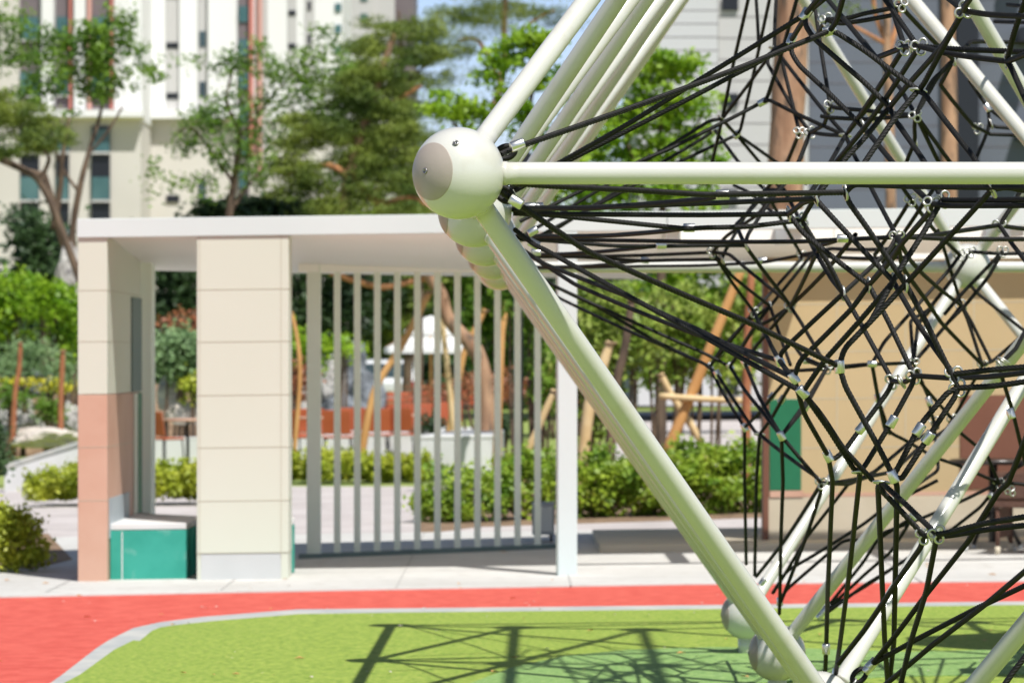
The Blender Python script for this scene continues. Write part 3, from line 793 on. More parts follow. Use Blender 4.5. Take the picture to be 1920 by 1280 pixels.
# left side wall seen along its inner face
x0, x1 = X(146, YF), X(201, YF); yb = 29.62
def zl(py, Y=YF, x=-3.0): return Z(py, Y) - g(x)
zj = [zl(v) for v in (1087, 938, 838, 740, 640, 544, 447)]
wl = MB().box(x0, x1, YF, yb, -.05, zj[3]).build('terracotta_cladding', 'terra', pav, .004)
wu = MB().box(x0, x1, YF, yb, zj[3] + .004, 2.467)
wu.build('cream_cladding', 'cream_panel', pav, .004)
s = MB()
for z in (zj[1], zj[2], zj[4], zj[5]): s.box(x0 - .002, x1 + .002, YF - .002, yb + .002, z - .002, z + .002)
s.build('panel_seam', 'seam', pav)
MB().box(x1 + .001, x1 + .012, yb - .72, yb + .004, zj[3] + .01, zj[5] - .02).build('dark_panel', 'dark_panel', pav)
MB().box(x1 + .001, x1 + .010, yb - .55, yb - .28, .30, zj[3] - .005).build('cream_strip', 'cream_panel', pav)
MB().box(x1 + .001, x1 + .014, yb - .28, yb + .004, .05, zj[3] - .005).build('green_strip', 'green_panel', pav)
MB().box(x1 + .001, x1 + .008, YF + .12, YF + 1.5, .30, zj[1] + .01).build('blue_panel', 'blue_panel', pav)
# second pillar, cream panels over a pale plinth
a0, a1 = X(369, YF), X(541, YF)
pil = MB().box(a0, a1, YF - .004, YF + .42, zl(1036, YF, -1.9), 2.467).build('pillar', 'cream_panel', pav, .005)
s = MB()
for py in (542, 640, 740, 838, 938, 1036): z = zl(py, YF, -1.9); s.box(a0 - .002, a1 + .002, YF - .0065, YF + .423, z - .0019, z + .0019)
s.box(a1 - .055, a1 - .051, YF - .0062, YF - .003, .15, 2.46); s.box(a0 + .020, a0 + .024, YF - .0062, YF - .003, .15, 2.46)
s.build('panel_seam', 'seam', pil)
MB().box(a0 + .03, a1 - .055, YF - .002, YF + .40, -.04, zl(1036, YF, -1.9) - .004).build('plinth', 'grey_panel', pav)
MB().box(a1 - .054, a1 - .002, YF - .003, YF + .40, -.04, zl(1036, YF, -1.9) - .004).build('plinth', 'cream_panel', pav)
MB().box(a0 + .002, a0 + .029, YF - .003, YF + .40, -.04, zl(1036, YF, -1.9) - .004).build('plinth', 'cream_panel', pav)
# posts
MB().box(X(262, 30.), X(290, 30.), 29.72, 30.05, -.04, 2.36).build('post', 'grey_slat', pav, .004)
MB().box(X(1046, YF), X(1082, YF), YF - .024, YF + .12, -.03, 2.464).build('post', 'white_roof', pav, .004)
MB().box(X(1046, YF) - .012, X(1046, YF) - .001, YF + .01, YF + .10, -.03, 2.46).build('post_edge', 'grey_slat', pav)
# slatted screen
def slat(px, w, pyb):
    Y = 30.05 + (px - 588) / 420 * 1.0; x = X(px, Y); return x, Y, w * Y / FP / 2
scr = []
for px, w in [(588, 26)] + [(632 + 37.6 * i, 12.2) for i in range(11)]:
    x, Y, h = slat(px, w, 0)
    MB().box(x - h, x + h, Y, Y + (.10 if w > 20 else .07), .03, 2.40).build('slat', 'grey_slat', pav, .003)
xa, Ya, _ = slat(560, 12, 0); xb, Yb, _ = slat(1045, 12, 0)
MB().prism([(xa, Ya - .03), (xb, Yb - .03), (xb, Yb + .12), (xa, Ya + .12)], -.02, .034).build('bottom_rail', 'dark_panel', pav)
MB().prism([(xa, Ya - .02), (xb, Yb - .02), (xb, Yb + .11), (xa, Ya + .11)], 2.27, 2.42).build('top_rail', 'soffit', pav)
# bench block
bx0, bx1 = x1 + .004, X(547, YF + .5); B0 = YF + .16
bench = thing('bench_block', (-2.4, 27.9, g(-2.4)), 'teal painted bench block with white slab seat beside the terracotta pillar', 'bench')
zb = zl(992, B0, -2.5)
poly = [(bx0, B0), (a0 - .09, B0), (a0 - .08, B0 + .03), (a0 - .08, B0 + .55), (bx1, B0 + .55), (bx1, B0 + .72), (-2.1, 28.25), (X(239, 29.55), 29.5), (bx0, 29.5)]
bb = MB().prism(poly, -.04, zb - .004).build('base', 'teal', bench, .004)
MB().box(X(228, B0), X(230, B0), B0 - .003, B0 + .01, -.03, zb - .012).build('joint_strip', 'conc', bb)
MB().prism([(p[0], p[1]) for p in poly], zb, zb + .045).build('seat', 'conc', bench, .006)
b2 = thing('bench_block', (-2.6, 30.6, g(-2.6)), 'low dark teal bench block behind the white slab bench, in the roof shade', 'bench')
MB().box(-2.83, X(352, 30.9), 30.5, 30.95, -.04, .26).build('base', 'teal', b2, .004)
MB().box(-2.84, X(352, 30.9) + .01, 30.49, 30.96, .262, .30).build('seat', 'grey_panel', b2, .004)
# ================================================================= pavilion on the right, panelled wall set back
YW = 30.9
pr = thing('panelled_shelter', (4.2, 30.9, g(4.2)), 'ochre panelled back wall with green panel under a long white roof behind the net', 'shelter')
RX0, RX1 = XR + .004, 9.0
fz = MB().box(RX0, RX1, YF - .02, YF + .10, 2.468, 2.604).build('fascia', 'white_roof', pr, .004)
wx0 = X(1441, YW)
roofwedge(RX0, wx0 + .35, YF + 1.55, 32.4, 2.592, 2.43, 2.315).build('roof', 'soffit', pr)
roofwedge(wx0 + .354, RX1, YF + 1.55, 29.55, 2.592, 2.43, 2.345).build('roof', 'soffit', pr)
roofwedge(wx0 + .354, RX1, 30.72, 32.4, 2.592, 2.33, 2.315).build('roof', 'soffit', pr)  # slot ahead of this strip added to let sun onto the wall
for x in (RX0, 2.0, 3.6, 5.2, 6.8): MB().box(x, x + .1, YF + .104, YF + 1.545, 2.40, 2.56).build('beam', 'white_roof', pr, .004)
MB().box(wx0, 8.9, YW, YW + .2, Z(930, YW) - .03, 2.36).build('wall', 'ochre_panel', pr)
MB().box(wx0, 8.9, YW - .006, YW + .2, .05, Z(930, YW) - .034).build('base', 'base_beige', pr)
s = MB(); xq = wx0
for py in (571, 660, 748, 840): z = Z(py, YW) - .028; s.box(wx0, 8.9, YW - .002, YW + .02, z - .003, z + .003)
for i in range(1, 14): x = wx0 + .56 * i; s.box(x - .003, x + .003, YW - .0025, YW + .02, Z(930, YW), 2.35)
s.build('panel_seam', 'seam', pr)
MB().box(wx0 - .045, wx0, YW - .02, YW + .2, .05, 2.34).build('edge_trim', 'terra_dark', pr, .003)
MB().box(wx0 + .01, X(1502, YW), YW - .014, YW - .003, Z(918, YW) - .03, Z(748, YW) - .03).build('green_panel', 'green_panel', pr)
MB().box(wx0 + .01, X(1506, YW), YW - .016, YW - .004, Z(931, YW) - .03, Z(919, YW) - .03).build('terracotta_sill', 'terra', pr)
MB().box(X(1506, YW) + .004, 8.9, YW - .008, YW - .002, Z(931, YW) - .03, Z(924, YW) - .03).build('terracotta_sill', 'terra', pr)
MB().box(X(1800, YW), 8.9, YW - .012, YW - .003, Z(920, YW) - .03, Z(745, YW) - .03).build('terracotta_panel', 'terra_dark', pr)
MB().box(X(1690, YW), 8.9, YW - .013, YW - .007, .09, Z(934, YW) - .03).build('grey_base_panel', 'base_beige', pr)
MB().box(X(1125, 30.3), 9., 30.3, 33.2, -.03, .058).build('platform', 'base_beige', pr, .004)
# ================================================================= furniture by the shelter
def rattan_chair(x, y, rz, label):
    t = thing('rattan_armchair', (0, 0, 0), label, 'armchair', None)
    q = MB().box(-.29, .29, -.29, .29, .36, .42, False); q.build('seat', 'rattan', t, .012)
    MB().box(-.29, .29, .24, .30, .42, .84, False).build('backrest', 'rattan', t, .02)
    for sx in (-1, 1):
        MB().box(min(sx * .30, sx * .25), max(sx * .30, sx * .25), -.27, .28, .424, .64, False).build('armrest', 'rattan', t, .015)
        for sy in (-1, 1):
            l = MB().tube([(sx * .26, sy * .26, .02), (sx * .26, sy * .26, .36)], .017, 10).build('leg', 'rattan', t)
            MB().tube([(sx * .26, sy * .26, .0), (sx * .26, sy * .26, .06)], .022, 10).build('foot_cap', 'base_beige', l)
    MB().box(-.27, .27, -.275, -.255, .12, .35, False).build('apron', 'rattan', t, .004)
    t.location = (x, y, g(x)); t.rotation_euler = (0, 0, rz)
rattan_chair(X(1945, 29.4), 29.4, -1.9, 'dark brown woven armchair cut off by the right picture edge')
tb = thing('round_table', (X(1858, 30.), 30., g(4)), 'round dark topped table on a black splayed base in front of the terracotta panel', 'table')
tx = X(1862, 30.)
MB().lathe((tx, 30., g(tx)), (0, 0, 1), [(.33, .68), (.345, .695), (.345, .715), (.33, .72)], 40).build('tabletop', 'dark_top', tb)
MB().lathe((tx, 30., g(tx)), (0, 0, 1), [(.035, .06), (.035, .678)], 16).build('column', 'black', tb)
for k in range(4):
    a = k * math.pi / 2 + .5; l = MB().tube([(tx + .03 * math.cos(a), 30 + .03 * math.sin(a), .30 + g(tx)), (tx + .16 * math.cos(a), 30 + .16 * math.sin(a), .20 + g(tx)), (tx + .27 * math.cos(a), 30 + .27 * math.sin(a), .02 + g(tx))], .018, 10).build('leg', 'black', tb)
    MB().tube([(tx + .27 * math.cos(a), 30 + .27 * math.sin(a), g(tx)), (tx + .27 * math.cos(a), 30 + .27 * math.sin(a), g(tx) + .035)], .024, 10).build('foot_cap', 'grey_panel', l)
# grey cabinet on casters behind the screen
cb = thing('rolling_cabinet', (X(1018, 32.2), 32.3, 0), 'small grey cabinet on black casters behind the slatted screen', 'cabinet')
c0, c1 = X(998, 32.2), X(1040, 32.2)
MB().box(c0, c1, 32.2, 32.5, .06, .335).build('body', 'grey_box', cb, .006)
MB().box(c0 + .02, c1 - .02, 32.193, 32.198, .09, .30).build('door', 'grey_panel', cb, .002)
for x in (c0 + .03, c1 - .03):
    for y in (32.23, 32.46): MB().lathe((x - .01, y, .03 + g(x)), (1, 0, 0), [(.026, 0), (.03, .004), (.03, .018), (.026, .022)], 18).build('caster', 'black', cb)
# black lamp post beyond the screen
YL = 44.; lx = X(972, YL)
lp = thing('lamp_post', (lx, YL, g(lx)), 'tall slim black lamp post behind the slatted screen', 'lamp post')
MB().tube([(lx, YL, g(lx) - .02), (lx, YL, 1.0), (lx, YL, 3.6)], [.062, .056, .045], 16).build('pole', 'black', lp)
MB().lathe((lx, YL, g(lx)), (0, 0, 1), [(.12, 0), (.12, .05), (.085, .12), (.075, .35), (.06, .38)], 20).build('base', 'black', lp)
MB().lathe((lx, YL, 3.6), (0, 0, 1), [(.05, 0), (.13, .08), (.15, .36), (.05, .48)], 20).build('lantern', 'black', lp)
# ================================================================= terrace walls
def wall_thing(name, pts, z0, z1, label, cat, m='conc'):
    t = thing(name, (pts[0][0], pts[0][1], 0), label, cat); MB().prism(pts, z0, z1 - .05).build('wall', m, t, .01)
    cx_ = sum(p[0] for p in pts) / len(pts); cy_ = sum(p[1] for p in pts) / len(pts)
    MB().prism([(cx_ + (p[0] - cx_) * 1.006, cy_ + (p[1] - cy_) * 1.004) for p in pts], z1 - .048, z1).build('coping', m, t, .008)
Yt = 58.6
wall_thing('terrace_wall', [(X(255, Yt), Yt), (X(790, Yt), Yt), (X(790, Yt), Yt + .3), (X(255, Yt), Yt + .3)], -.15, .44, 'low white terrace wall behind the orange chairs', 'wall')
Yp = 50.
wall_thing('planter_wall', [(X(776, Yp), Yp), (X(938, Yp), Yp), (X(945, Yp + 4), Yp + 4), (X(860, Yp + 4), Yp + 4)], -.1, .58, 'white stone planter block right of the terrace wall', 'planter')
rw = thing('garden_wall', (X(20, 44), 44, 0), 'white garden wall with sloping top left of the pavilion', 'wall')
ya, yb2 = 47.4, 49.2; xa, xb = X(8, ya), X(158, yb2)
b = MB(); b.add([(xa, ya, -.2), (xb, yb2, -.2), (xb, yb2 + .4, -.2), (xa, ya + .4, -.2), (xa, ya, Z(882, ya)), (xb, yb2, Z(833, yb2)), (xb, yb2 + .4, Z(833, yb2)), (xa, ya + .4, Z(882, ya))],
    [(0, 3, 2, 1), (4, 5, 6, 7), (0, 1, 5, 4), (2, 3, 7, 6), (1, 2, 6, 5), (0, 4, 7, 3)])
b.build('wall', 'conc', rw, .01)
b = MB(); b.add([(xa - .02, ya - .05, Z(882, ya) + .004), (xb, yb2 - .05, Z(833, yb2) + .004), (xb, yb2 + .45, Z(833, yb2) + .004), (xa - .02, ya + .45, Z(882, ya) + .004), (xa - .02, ya - .05, Z(882, ya) + .07), (xb, yb2 - .05, Z(833, yb2) + .07), (xb, yb2 + .45, Z(833, yb2) + .07), (xa - .02, ya + .45, Z(882, ya) + .07)],
    [(0, 3, 2, 1), (4, 5, 6, 7), (0, 1, 5, 4), (2, 3, 7, 6), (1, 2, 6, 5), (0, 4, 7, 3)])
b.build('coping', 'line', rw, .01)
# ================================================================= orange chairs and tables on the terrace
me_c = {}
def cafe_chair(px, Y, rz, label, perf=False):
    x = X(px, Y); t = thing('cafe_chair', (x, Y, g(x)), label, 'chair', 'burnt orange cafe chairs on the terrace')
    if not me_c:
        q = thing('q', (0, 0, 0), 'q', 'q')
        a = MB().box(-.22, .22, -.22, .22, .44, .47, False).build('seat', 'orange', q, .015)
        b = MB(); b.add([(-.21, .20, .50), (.21, .20, .50), (.20, .27, .86), (-.20, .27, .86), (-.21, .22, .50), (.21, .22, .50), (.20, .29, .86), (-.20, .29, .86)], [(0, 1, 2, 3), (4, 7, 6, 5), (0, 4, 5, 1), (1, 5, 6, 2), (2, 6, 7, 3), (3, 7, 4, 0)])
        bk = b.build('backrest', 'orange', q, .01)
        lg = [MB().tube([(sx * .19, sy * .19, .44), (sx * .22, sy * .22, 0)], .012, 8).build('leg', 'black', q) for sx in (-1, 1) for sy in (-1, 1)]
        me_c['p'] = [o for o in (a, bk, *lg)]; me_c['q'] = q
        for o in me_c['p']: col.objects.unlink(o)
        col.objects.unlink(q)
    for o in me_c['p']:
        c = o.copy(); col.objects.link(c); c.parent = t; c.matrix_parent_inverse = Matrix.Identity(4)
    t.rotation_euler = (0, 0, rz)
def cafe_table(px, Y, label):
    x = X(px, Y); t = thing('cafe_table', (x, Y, g(x)), label, 'table', 'cafe tables on the terrace')
    MB().lathe((x, Y, g(x)), (0, 0, 1), [(.36, .71), (.375, .72), (.375, .735), (.36, .745)], 28).build('tabletop', 'terra', t)
    MB().tube([(x, Y, g(x) + .02), (x, Y, g(x) + .71)], .025, 10).build('column', 'black', t)
    MB().lathe((x, Y, g(x)), (0, 0, 1), [(.24, 0), (.24, .02), (.04, .05)], 20).build('base', 'black', t)
cafe_chair(308, 57, 2.5, 'orange chair seen side-on, left of the wide cream pillar')
cafe_table(352, 57.4, 'orange round table partly hidden by the left edge of the wide cream pillar')
cafe_chair(556, 57, 2.6, 'orange chair just right of the wide cream pillar')
cafe_chair(574, 59, 3.5, 'orange chair half hidden by the thick end post of the screen')
cafe_chair(655, 59.4, 3.3, 'orange chair behind the second thin slat, partly covered by a nearer chair')
cafe_chair(792, 64, 3.0, 'orange chair behind the planter end of the terrace, under the ochre stake')
cafe_chair(838, 66, 3.4, 'orange chair farthest right on the terrace, behind the white planter block')
cafe_chair(634, 56.5, 3.1, 'orange chair with its back turned, behind the first thin slat')
cafe_table(598, 57.6, 'orange round table behind the thick end post of the screen')
cafe_chair(703, 58., 3.3, 'orange chair under the slanting wooden stake, behind the third slat')
cafe_chair(757, 58.2, 2.9, 'orange chair between the fourth and fifth slats of the screen')
cafe_table(735, 59.6, 'orange round table behind the low white terrace wall')
def slat_bench(px0, px1, Y, zt, label):
    xa, xb = X(px0, Y), X(px1, Y); t = thing('garden_bench', ((xa + xb) / 2, Y, g(xa)), label, 'bench')
    MB().box(xa, xb, Y - .2, Y + .2, .43, .47).build('seat', 'terra_dark', t, .01)
    b = MB()
    for k in range(3): b.box(xa, xb, Y + .2, Y + .23, .52 + k * .13, .52 + k * .13 + .10)
    b.build('backrest', 'orange', t, .005)
    for x in (xa + .1, xb - .1):
        for y in (Y - .16, Y + .2): MB().tube([(x, y, g(x)), (x, y, g(x) + (.43 if y < Y else .88))], .02, 8).build('leg', 'black', t)
slat_bench(716, 812, 88., 0, 'long reddish bench under the left half of the white parasol')
slat_bench(824, 900, 92., 0, 'long reddish bench right of the leaning pine trunk base')
# parasol
Yq = 93.; ux = X(808, Yq)
um = thing('parasol', (ux, Yq, 0), 'white square two tier parasol beyond the slatted screen', 'parasol')
def canopy(name, prof, m):
    b = MB(); vs = []; fs = []; K = len(prof) - 1; S = 16
    for r, z in prof:
        for k in range(S):
            a = 2 * math.pi * k / S + math.pi / 8; sc = 1.0 / max(abs(math.cos(a)), abs(math.sin(a)))
            sc = 1 + (min(sc, 1.3) - 1) * .8; vs.append((ux + r * math.cos(a) * sc, Yq + r * math.sin(a) * sc, z))
    for i in range(K):
        for k in range(S): fs.append((i * S + k, i * S + (k + 1) % S, (i + 1) * S + (k + 1) % S, (i + 1) * S + k))
    for k in range(S):
        p, q = vs[k], vs[(k + 1) % S]; o = len(vs); vs += [(p[0], p[1], p[2] - .12), (q[0], q[1], q[2] - .12)]; fs.append((k, (k + 1) % S, o + 1, o))
    b.add(vs, fs); o = b.build(name, m, um); so = o.modifiers.new('thick', 'SOLIDIFY'); so.thickness = .008
canopy('canopy', [(1.14, Z(653, Yq)), (.95, Z(645, Yq)), (.75, Z(636, Yq)), (.52, Z(626, Yq)), (.30, Z(620, Yq))], 'parasol'); canopy('vent', [(.66, Z(620, Yq)), (.52, Z(612, Yq)), (.36, Z(602, Yq)), (.22, Z(597, Yq)), (.03, Z(592, Yq))], 'parasol')
MB().tube([(ux, Yq, 0), (ux, Yq, Z(592, Yq))], .03, 10).build('pole', 'stake', um)
MB().box(ux - .4, ux + .4, Yq - .4, Yq + .4, -.02, .08).build('base', 'grey_box', um, .01)
for k in range(8):
    a = math.pi / 4 * k; MB().tube([(ux, Yq, Z(600, Yq)), (ux + 1.1 * math.cos(a), Yq + 1.1 * math.sin(a), Z(650, Yq))], .012, 6).build('rib', 'stake', um)
# parked car, rear view
Yc = 112.; kx = X(722, Yc); car = thing('parked_car', (kx, Yc, 0), 'white parked car with dark rear window beyond the slatted screen', 'car')
def section(prof, w, m, name, tap=.86, zt=1.62):
    b = MB(); vs = []
    for sx in (-1, 1):
        for y, z in prof:
            f = 1 if z < .95 else 1 - (1 - tap) * (z - .95) / (zt - .95); vs.append((kx + sx * w * f, Yc + y, z))
    n = len(prof); fs = [tuple(range(n)), tuple(range(n, 2 * n))[::-1]] + [(i, n + i, n + (i + 1) % n, (i + 1) % n) for i in range(n)]
    b.add(vs, fs); return b.build(name, m, car, .06, 3)
section([(0, .28), (0, .62), (-.03, .95), (.12, 1.05), (.42, 1.58), (.8, 1.63), (2.3, 1.6), (3.1, 1.0), (4.2, .92), (4.4, .6), (4.4, .28)], .90, 'car', 'body')
rear = MB(); rear.add([(kx - .70, Yc + .165, 1.10), (kx + .70, Yc + .165, 1.10), (kx + .62, Yc + .385, 1.50), (kx - .62, Yc + .385, 1.50), (kx - .70, Yc + .12, 1.11), (kx + .70, Yc + .12, 1.11), (kx + .62, Yc + .34, 1.51), (kx - .62, Yc + .34, 1.51)], [(0, 3, 2, 1), (4, 5, 6, 7), (0, 1, 5, 4), (2, 3, 7, 6), (1, 2, 6, 5), (0, 4, 7, 3)]); rear.build('rear_window', 'glass', car)
for sx in (-1, 1):
    MB().box(kx + sx * .76 - .10, kx + sx * .76 + .10, Yc - .05, Yc + .05, .72, .98, False).build('tail_lamp', 'redlamp', car, .02)
    for y in (.85, 3.5): 
        w_ = MB().lathe((kx + sx * .80 - .1, Yc + y, .32), (1, 0, 0), [(.22, 0), (.32, .02), (.33, .06), (.33, .16), (.32, .2), (.22, .22)], 28).build('wheel', 'black', car)
        MB().lathe((kx + sx * .80 + (.115 if sx > 0 else -.125), Yc + y, .32), (1, 0, 0), [(.2, 0), (.2, .01)], 24).build('rim', 'alu', w_)
MB().box(kx - .86, kx + .86, Yc - .08, Yc, .34, .56, False).build('bumper', 'grey_box', car, .03)
MB().box(kx - .26, kx + .26, Yc - .055, Yc - .045, .70, .81, False).build('number_plate', 'conc', car)

# fallen leaves and pale specks lying on the court and the pavement
def litter(name, m, n, py0, py1, s0, s1):
    V = []; F = []
    for i in range(n):
        x, y = gpt(random.uniform(-150, 2100), random.uniform(py0, py1)); a = random.uniform(0, 6.28); r = random.uniform(s0, s1); z = .008 + g(x)
        ca, sa = math.cos(a), math.sin(a); o = len(V)
        V += [(x + r * ca, y + r * sa, z), (x - .5 * r * sa, y + .5 * r * ca, z + .3 * r), (x - r * ca, y - r * sa, z), (x + .5 * r * sa, y - .5 * r * ca, z + .2 * r)]; F.append((o, o + 1, o + 2, o + 3))
    o = np_mesh(name, np.array(V), np.array(F), m); o['kind'] = 'stuff'; return o
litter('fallen_leaves', 'stake', 70, 1030, 1275, .012, .035)
litter('petals', 'petal', 80, 1095, 1275, .008, .02)
# ================================================================= apartment towers far behind
class Tower:
    def __init__(s, name, Y, label): s.Y = Y; s.t = thing(name, (X(300, Y), Y, 0), label, 'apartment building')
    def b(s, name, px0, px1, py0, py1, m, d=0., depth=6., parent=None, kind=None):
        Y = s.Y - d; x0, x1 = X(px0, Y), X(px1, Y); z1, z0 = Z(py0, Y), Z(py1, Y)
        o = MB().box(x0, x1, Y, s.Y + depth, z0, z1, False).build(name, m, parent or s.t)
        if kind: o['kind'] = kind
        return o
# left tower, facade in two planes
T = Tower('apartment_tower', 214., 'white apartment tower with dark window bays and red fins, left')
T.b('wall', -420, 266, -700, 225, 'tower_white', 0, 14)
T.b('base_wall', -420, 264, 225.5, 716, 'tower_beige', -.15, 13.5)
T.b('cornice', -420, 268, 206, 219, 'tower_white', .9, 1)
T.b('pier', -60, 35, -700, 716, 'tower_beige', .8, 1)
for (a, bb) in ((37, 73), (105, 129), (171, 206)):
    o = T.b('window_bay', a, bb, -700, 204, 'tower_dark', .15, .5)
    for k in range(9):
        y = 158 - 104 * k
        T.b('window', a + 1, bb - 1, y - 22, y + 20, 'tealglass', .25, .3, o)
        T.b('window_sill', a, bb, y + 20.5, y + 24, 'tower_grey', .4, .3, o)
    o = T.b('base_bay', a, bb, 236, 716, 'tower_black', .05, .5)
    for y in (262, 352, 440, 530): T.b('window', a + 1, bb - 1, y - 20, y + 22, 'tealglass', .12, .2, o); T.b('window_sill', a, bb, y + 22.5, y + 27, 'tower_grey', .3, .3, o)
for (a, bb, m) in ((129.5, 134, 'tower_red'), (164, 170.5, 'tower_pink'), (206.5, 211, 'tower_red')): T.b('fin', a, bb, -700, 205, m, .5, .8)
for a, bb in ((78, 100), (139, 160)): T.b('pier', a, bb, -700, 205, 'tower_white', .6, .8)
T.b('pier', 214, 240, -700, 205, 'tower_white', .35, .5)
# its right wing
T.Y = 220.
T.b('wing_wall', 266, 642, -700, 225, 'tower_white', 0, 12)
T.b('wing_base', 268, 640, 225.5, 716, 'tower_beige', -.15, 11)
T.b('cornice', 267, 447, 206, 222, 'tower_white', .7, .9)
for a, bb in ((311, 335), (372, 388), (540, 556), (572, 590)): T.b('panel_strip', a, bb, -700, 224, 'tower_grey', .08, .3)
T.b('pier', 336, 370, -700, 224, 'tower_white', .3, .5); T.b('pier', 390, 440, -700, 224, 'tower_white', .4, .6)
for k in range(8):
    y = 85 + 94.5 - 94.5 * k
    T.b('window', 312, 334, y - 5, y + 6, 'tower_black', .14, .3); T.b('window', 374, 385, y - 26, y + 3, 'glass', .14, .3)
    T.b('window', 541, 555, 86 - 62 * k - 4, 86 - 62 * k + 5, 'tower_black', .14, .3); T.b('window', 577, 583, 74 - 62 * k - 9, 74 - 62 * k + 8, 'tower_black', .14, .3)
    T.b('window', 628, 640, 95 - 40 * (k - 1) - 8, 95 - 40 * (k - 1) + 7, 'tealglass', .1, .3)
T.b('window', 312, 336, 366, 379, 'tower_black', -.02, .3); T.b('window', 372, 386, 338, 378, 'glass', -.02, .3)
o = T.b('window_bay', 447, 467, -700, 390, 'tower_dark', .15, .5)
for k in range(12): y = 338 - 62 * k; T.b('window', 448, 466, y - 16, y + 14, 'tealglass', .25, .3, o)
T.b('fin', 467.5, 474, -700, 290, 'tower_red', .5, .8); T.b('fin', 485, 491, -700, 330, 'tower_pink', .4, .7); T.b('panel_strip', 492, 502, -700, 330, 'tower_grey', .2, .5)
# grey tower behind the pines
T2 = Tower('apartment_tower', 300., 'pale grey apartment tower just left of the sky gap, darker end wall')
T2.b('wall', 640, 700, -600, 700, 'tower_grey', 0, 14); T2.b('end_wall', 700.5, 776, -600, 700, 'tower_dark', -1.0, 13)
T2.b('end_panel', 700.5, 740, -600, 700, 'tower_grey', -.6, 1.)
for k in range(9): T2.b('window', 644, 650, -60 + 42 * k, -42 + 42 * k, 'tealglass', .1, .3); T2.b('window', 676, 689, -58 + 42 * k, -40 + 42 * k, 'tealglass', .1, .3)
# right tower: pale end wall, front with its shade put into the colour
T3 = Tower('apartment_tower', 96., 'grey clad apartment tower behind the net with bluish front toned as in shade')
T3.b('end_wall', 1196, 1346, -600, 760, 'tower_lgrey', 0, 12); T3.b('end_panel', 1347, 1445, -600, 760, 'tower_grey', -.3, 11)
T3.b('shadow_gap', 1446, 1516, -600, 760, 'tower_grey', -.9, 10)
T3.b('front_wall', 1517, 2100, -600, 760, 'tower_shaded', -1.2, 10)
o = T3.b('cladding_joints', 1196, 1346, 62, 63.2, 'tower_grey', .01, .1)
for k in range(1, 22): T3.b('cladding_joint', 1196, 1516, -30 + 25 * k, -28.8 + 25 * k, 'tower_dark', .012 if 0 else -.0, .02, o) if 0 else None
jn = MB()
for k in range(28):
    z = Z(-80 + 25 * k, T3.Y); jn.box(X(1196, T3.Y), X(1346, T3.Y), T3.Y - .006, T3.Y + .02, z - .010, z + .010, False)
    z = Z(-90 + 40 * k, T3.Y); jn.box(X(1347, T3.Y), X(1445, T3.Y), T3.Y + .292, T3.Y + .33, z - .010, z + .010, False); jn.box(X(1517, T3.Y), X(2090, T3.Y), T3.Y + 1.19, T3.Y + 1.22, z - .008, z + .008, False)
jn.build('cladding_joint', 'tower_dark', T3.t)
bpy.data.objects.remove(o)
for k in range(8): y = 8 + 180 * (k - 2); T3.b('window', 1354, 1384, y - 12, y + 12, 'tower_black', -.28, .2); T3.b('window', 1905, 1945, y + 48, y + 76, 'tower_black', -1.18, .2)
T3.b('dark_bay', 1788, 1830, -600, 760, 'tower_black', -1.15, .5)
T3.b('low_panel', 1831, 2000, 235, 760, 'tower_lgrey', -1.17, .4) if 0 else None
# ================================================================= planting
def foliage(name, m, parent, C, size, aspect=.55, droop=0.):
    V, F = leaves(C, size, aspect, droop, .45 if aspect < .3 else 1.); return np_mesh(name, V, F, m, parent)
def limb(b, pts, Y, jit=0.):
    """pts: (px, py, width in picture units)"""
    P = [W(p[0], p[1], Y + (random.uniform(-jit, jit) if 0 < i < len(pts) - 1 else 0)) for i, p in enumerate(pts)]
    Q = []; R = []
    for i in range(len(P) - 1):
        for t in np.linspace(0, 1, 5)[:-1]:
            p0 = P[max(i - 1, 0)]; p1 = P[i]; p2 = P[i + 1]; p3 = P[min(i + 2, len(P) - 1)]
            Q.append(.5 * ((2 * p1) + (p2 - p0) * t + (2 * p0 - 5 * p1 + 4 * p2 - p3) * t * t + (3 * p1 - p0 - 3 * p2 + p3) * t ** 3))
            w = (pts[i][2] * (1 - t) + pts[i + 1][2] * t) * .5 * Y / FP; R.append(w * random.uniform(.93, 1.07))
    Q.append(P[-1]); R.append(pts[-1][2] * .5 * Y / FP); b.tube(Q, R, 10)
def ground_py(Y): return HY + FP * EYE / Y
def tree(name, label, cat, Y, limbs, blobs, m, size, per=900, bark='bark', group=None, aspect=.55, tight=.30, deep=1., droop=0., sub=11):
    x = X(limbs[0][0][0], Y) if limbs else X(blobs[0][0], Y)
    t = thing(name, (x, Y, 0), label, cat, group)
    if limbs:
        b = MB(); limb(b, limbs[0], Y); b.build('trunk', bark, t)
        if len(limbs) > 1:
            for l in limbs[1:]: b = MB(); limb(b, l, Y, .25); b.build('limb', 'pinelimb' if bark == 'pinebark' else bark, t)
    if m == 'needle': blobs = [(a, b_, c * 1.0, d * .86, e) for a, b_, c, d, e in blobs]
    if blobs: foliage('crown', m, t, blob_points(blobs, Y, per * 2.1, .75, int(sub * 1.6), tight, deep), size * .68, aspect, droop)
    return t
gp = ground_py
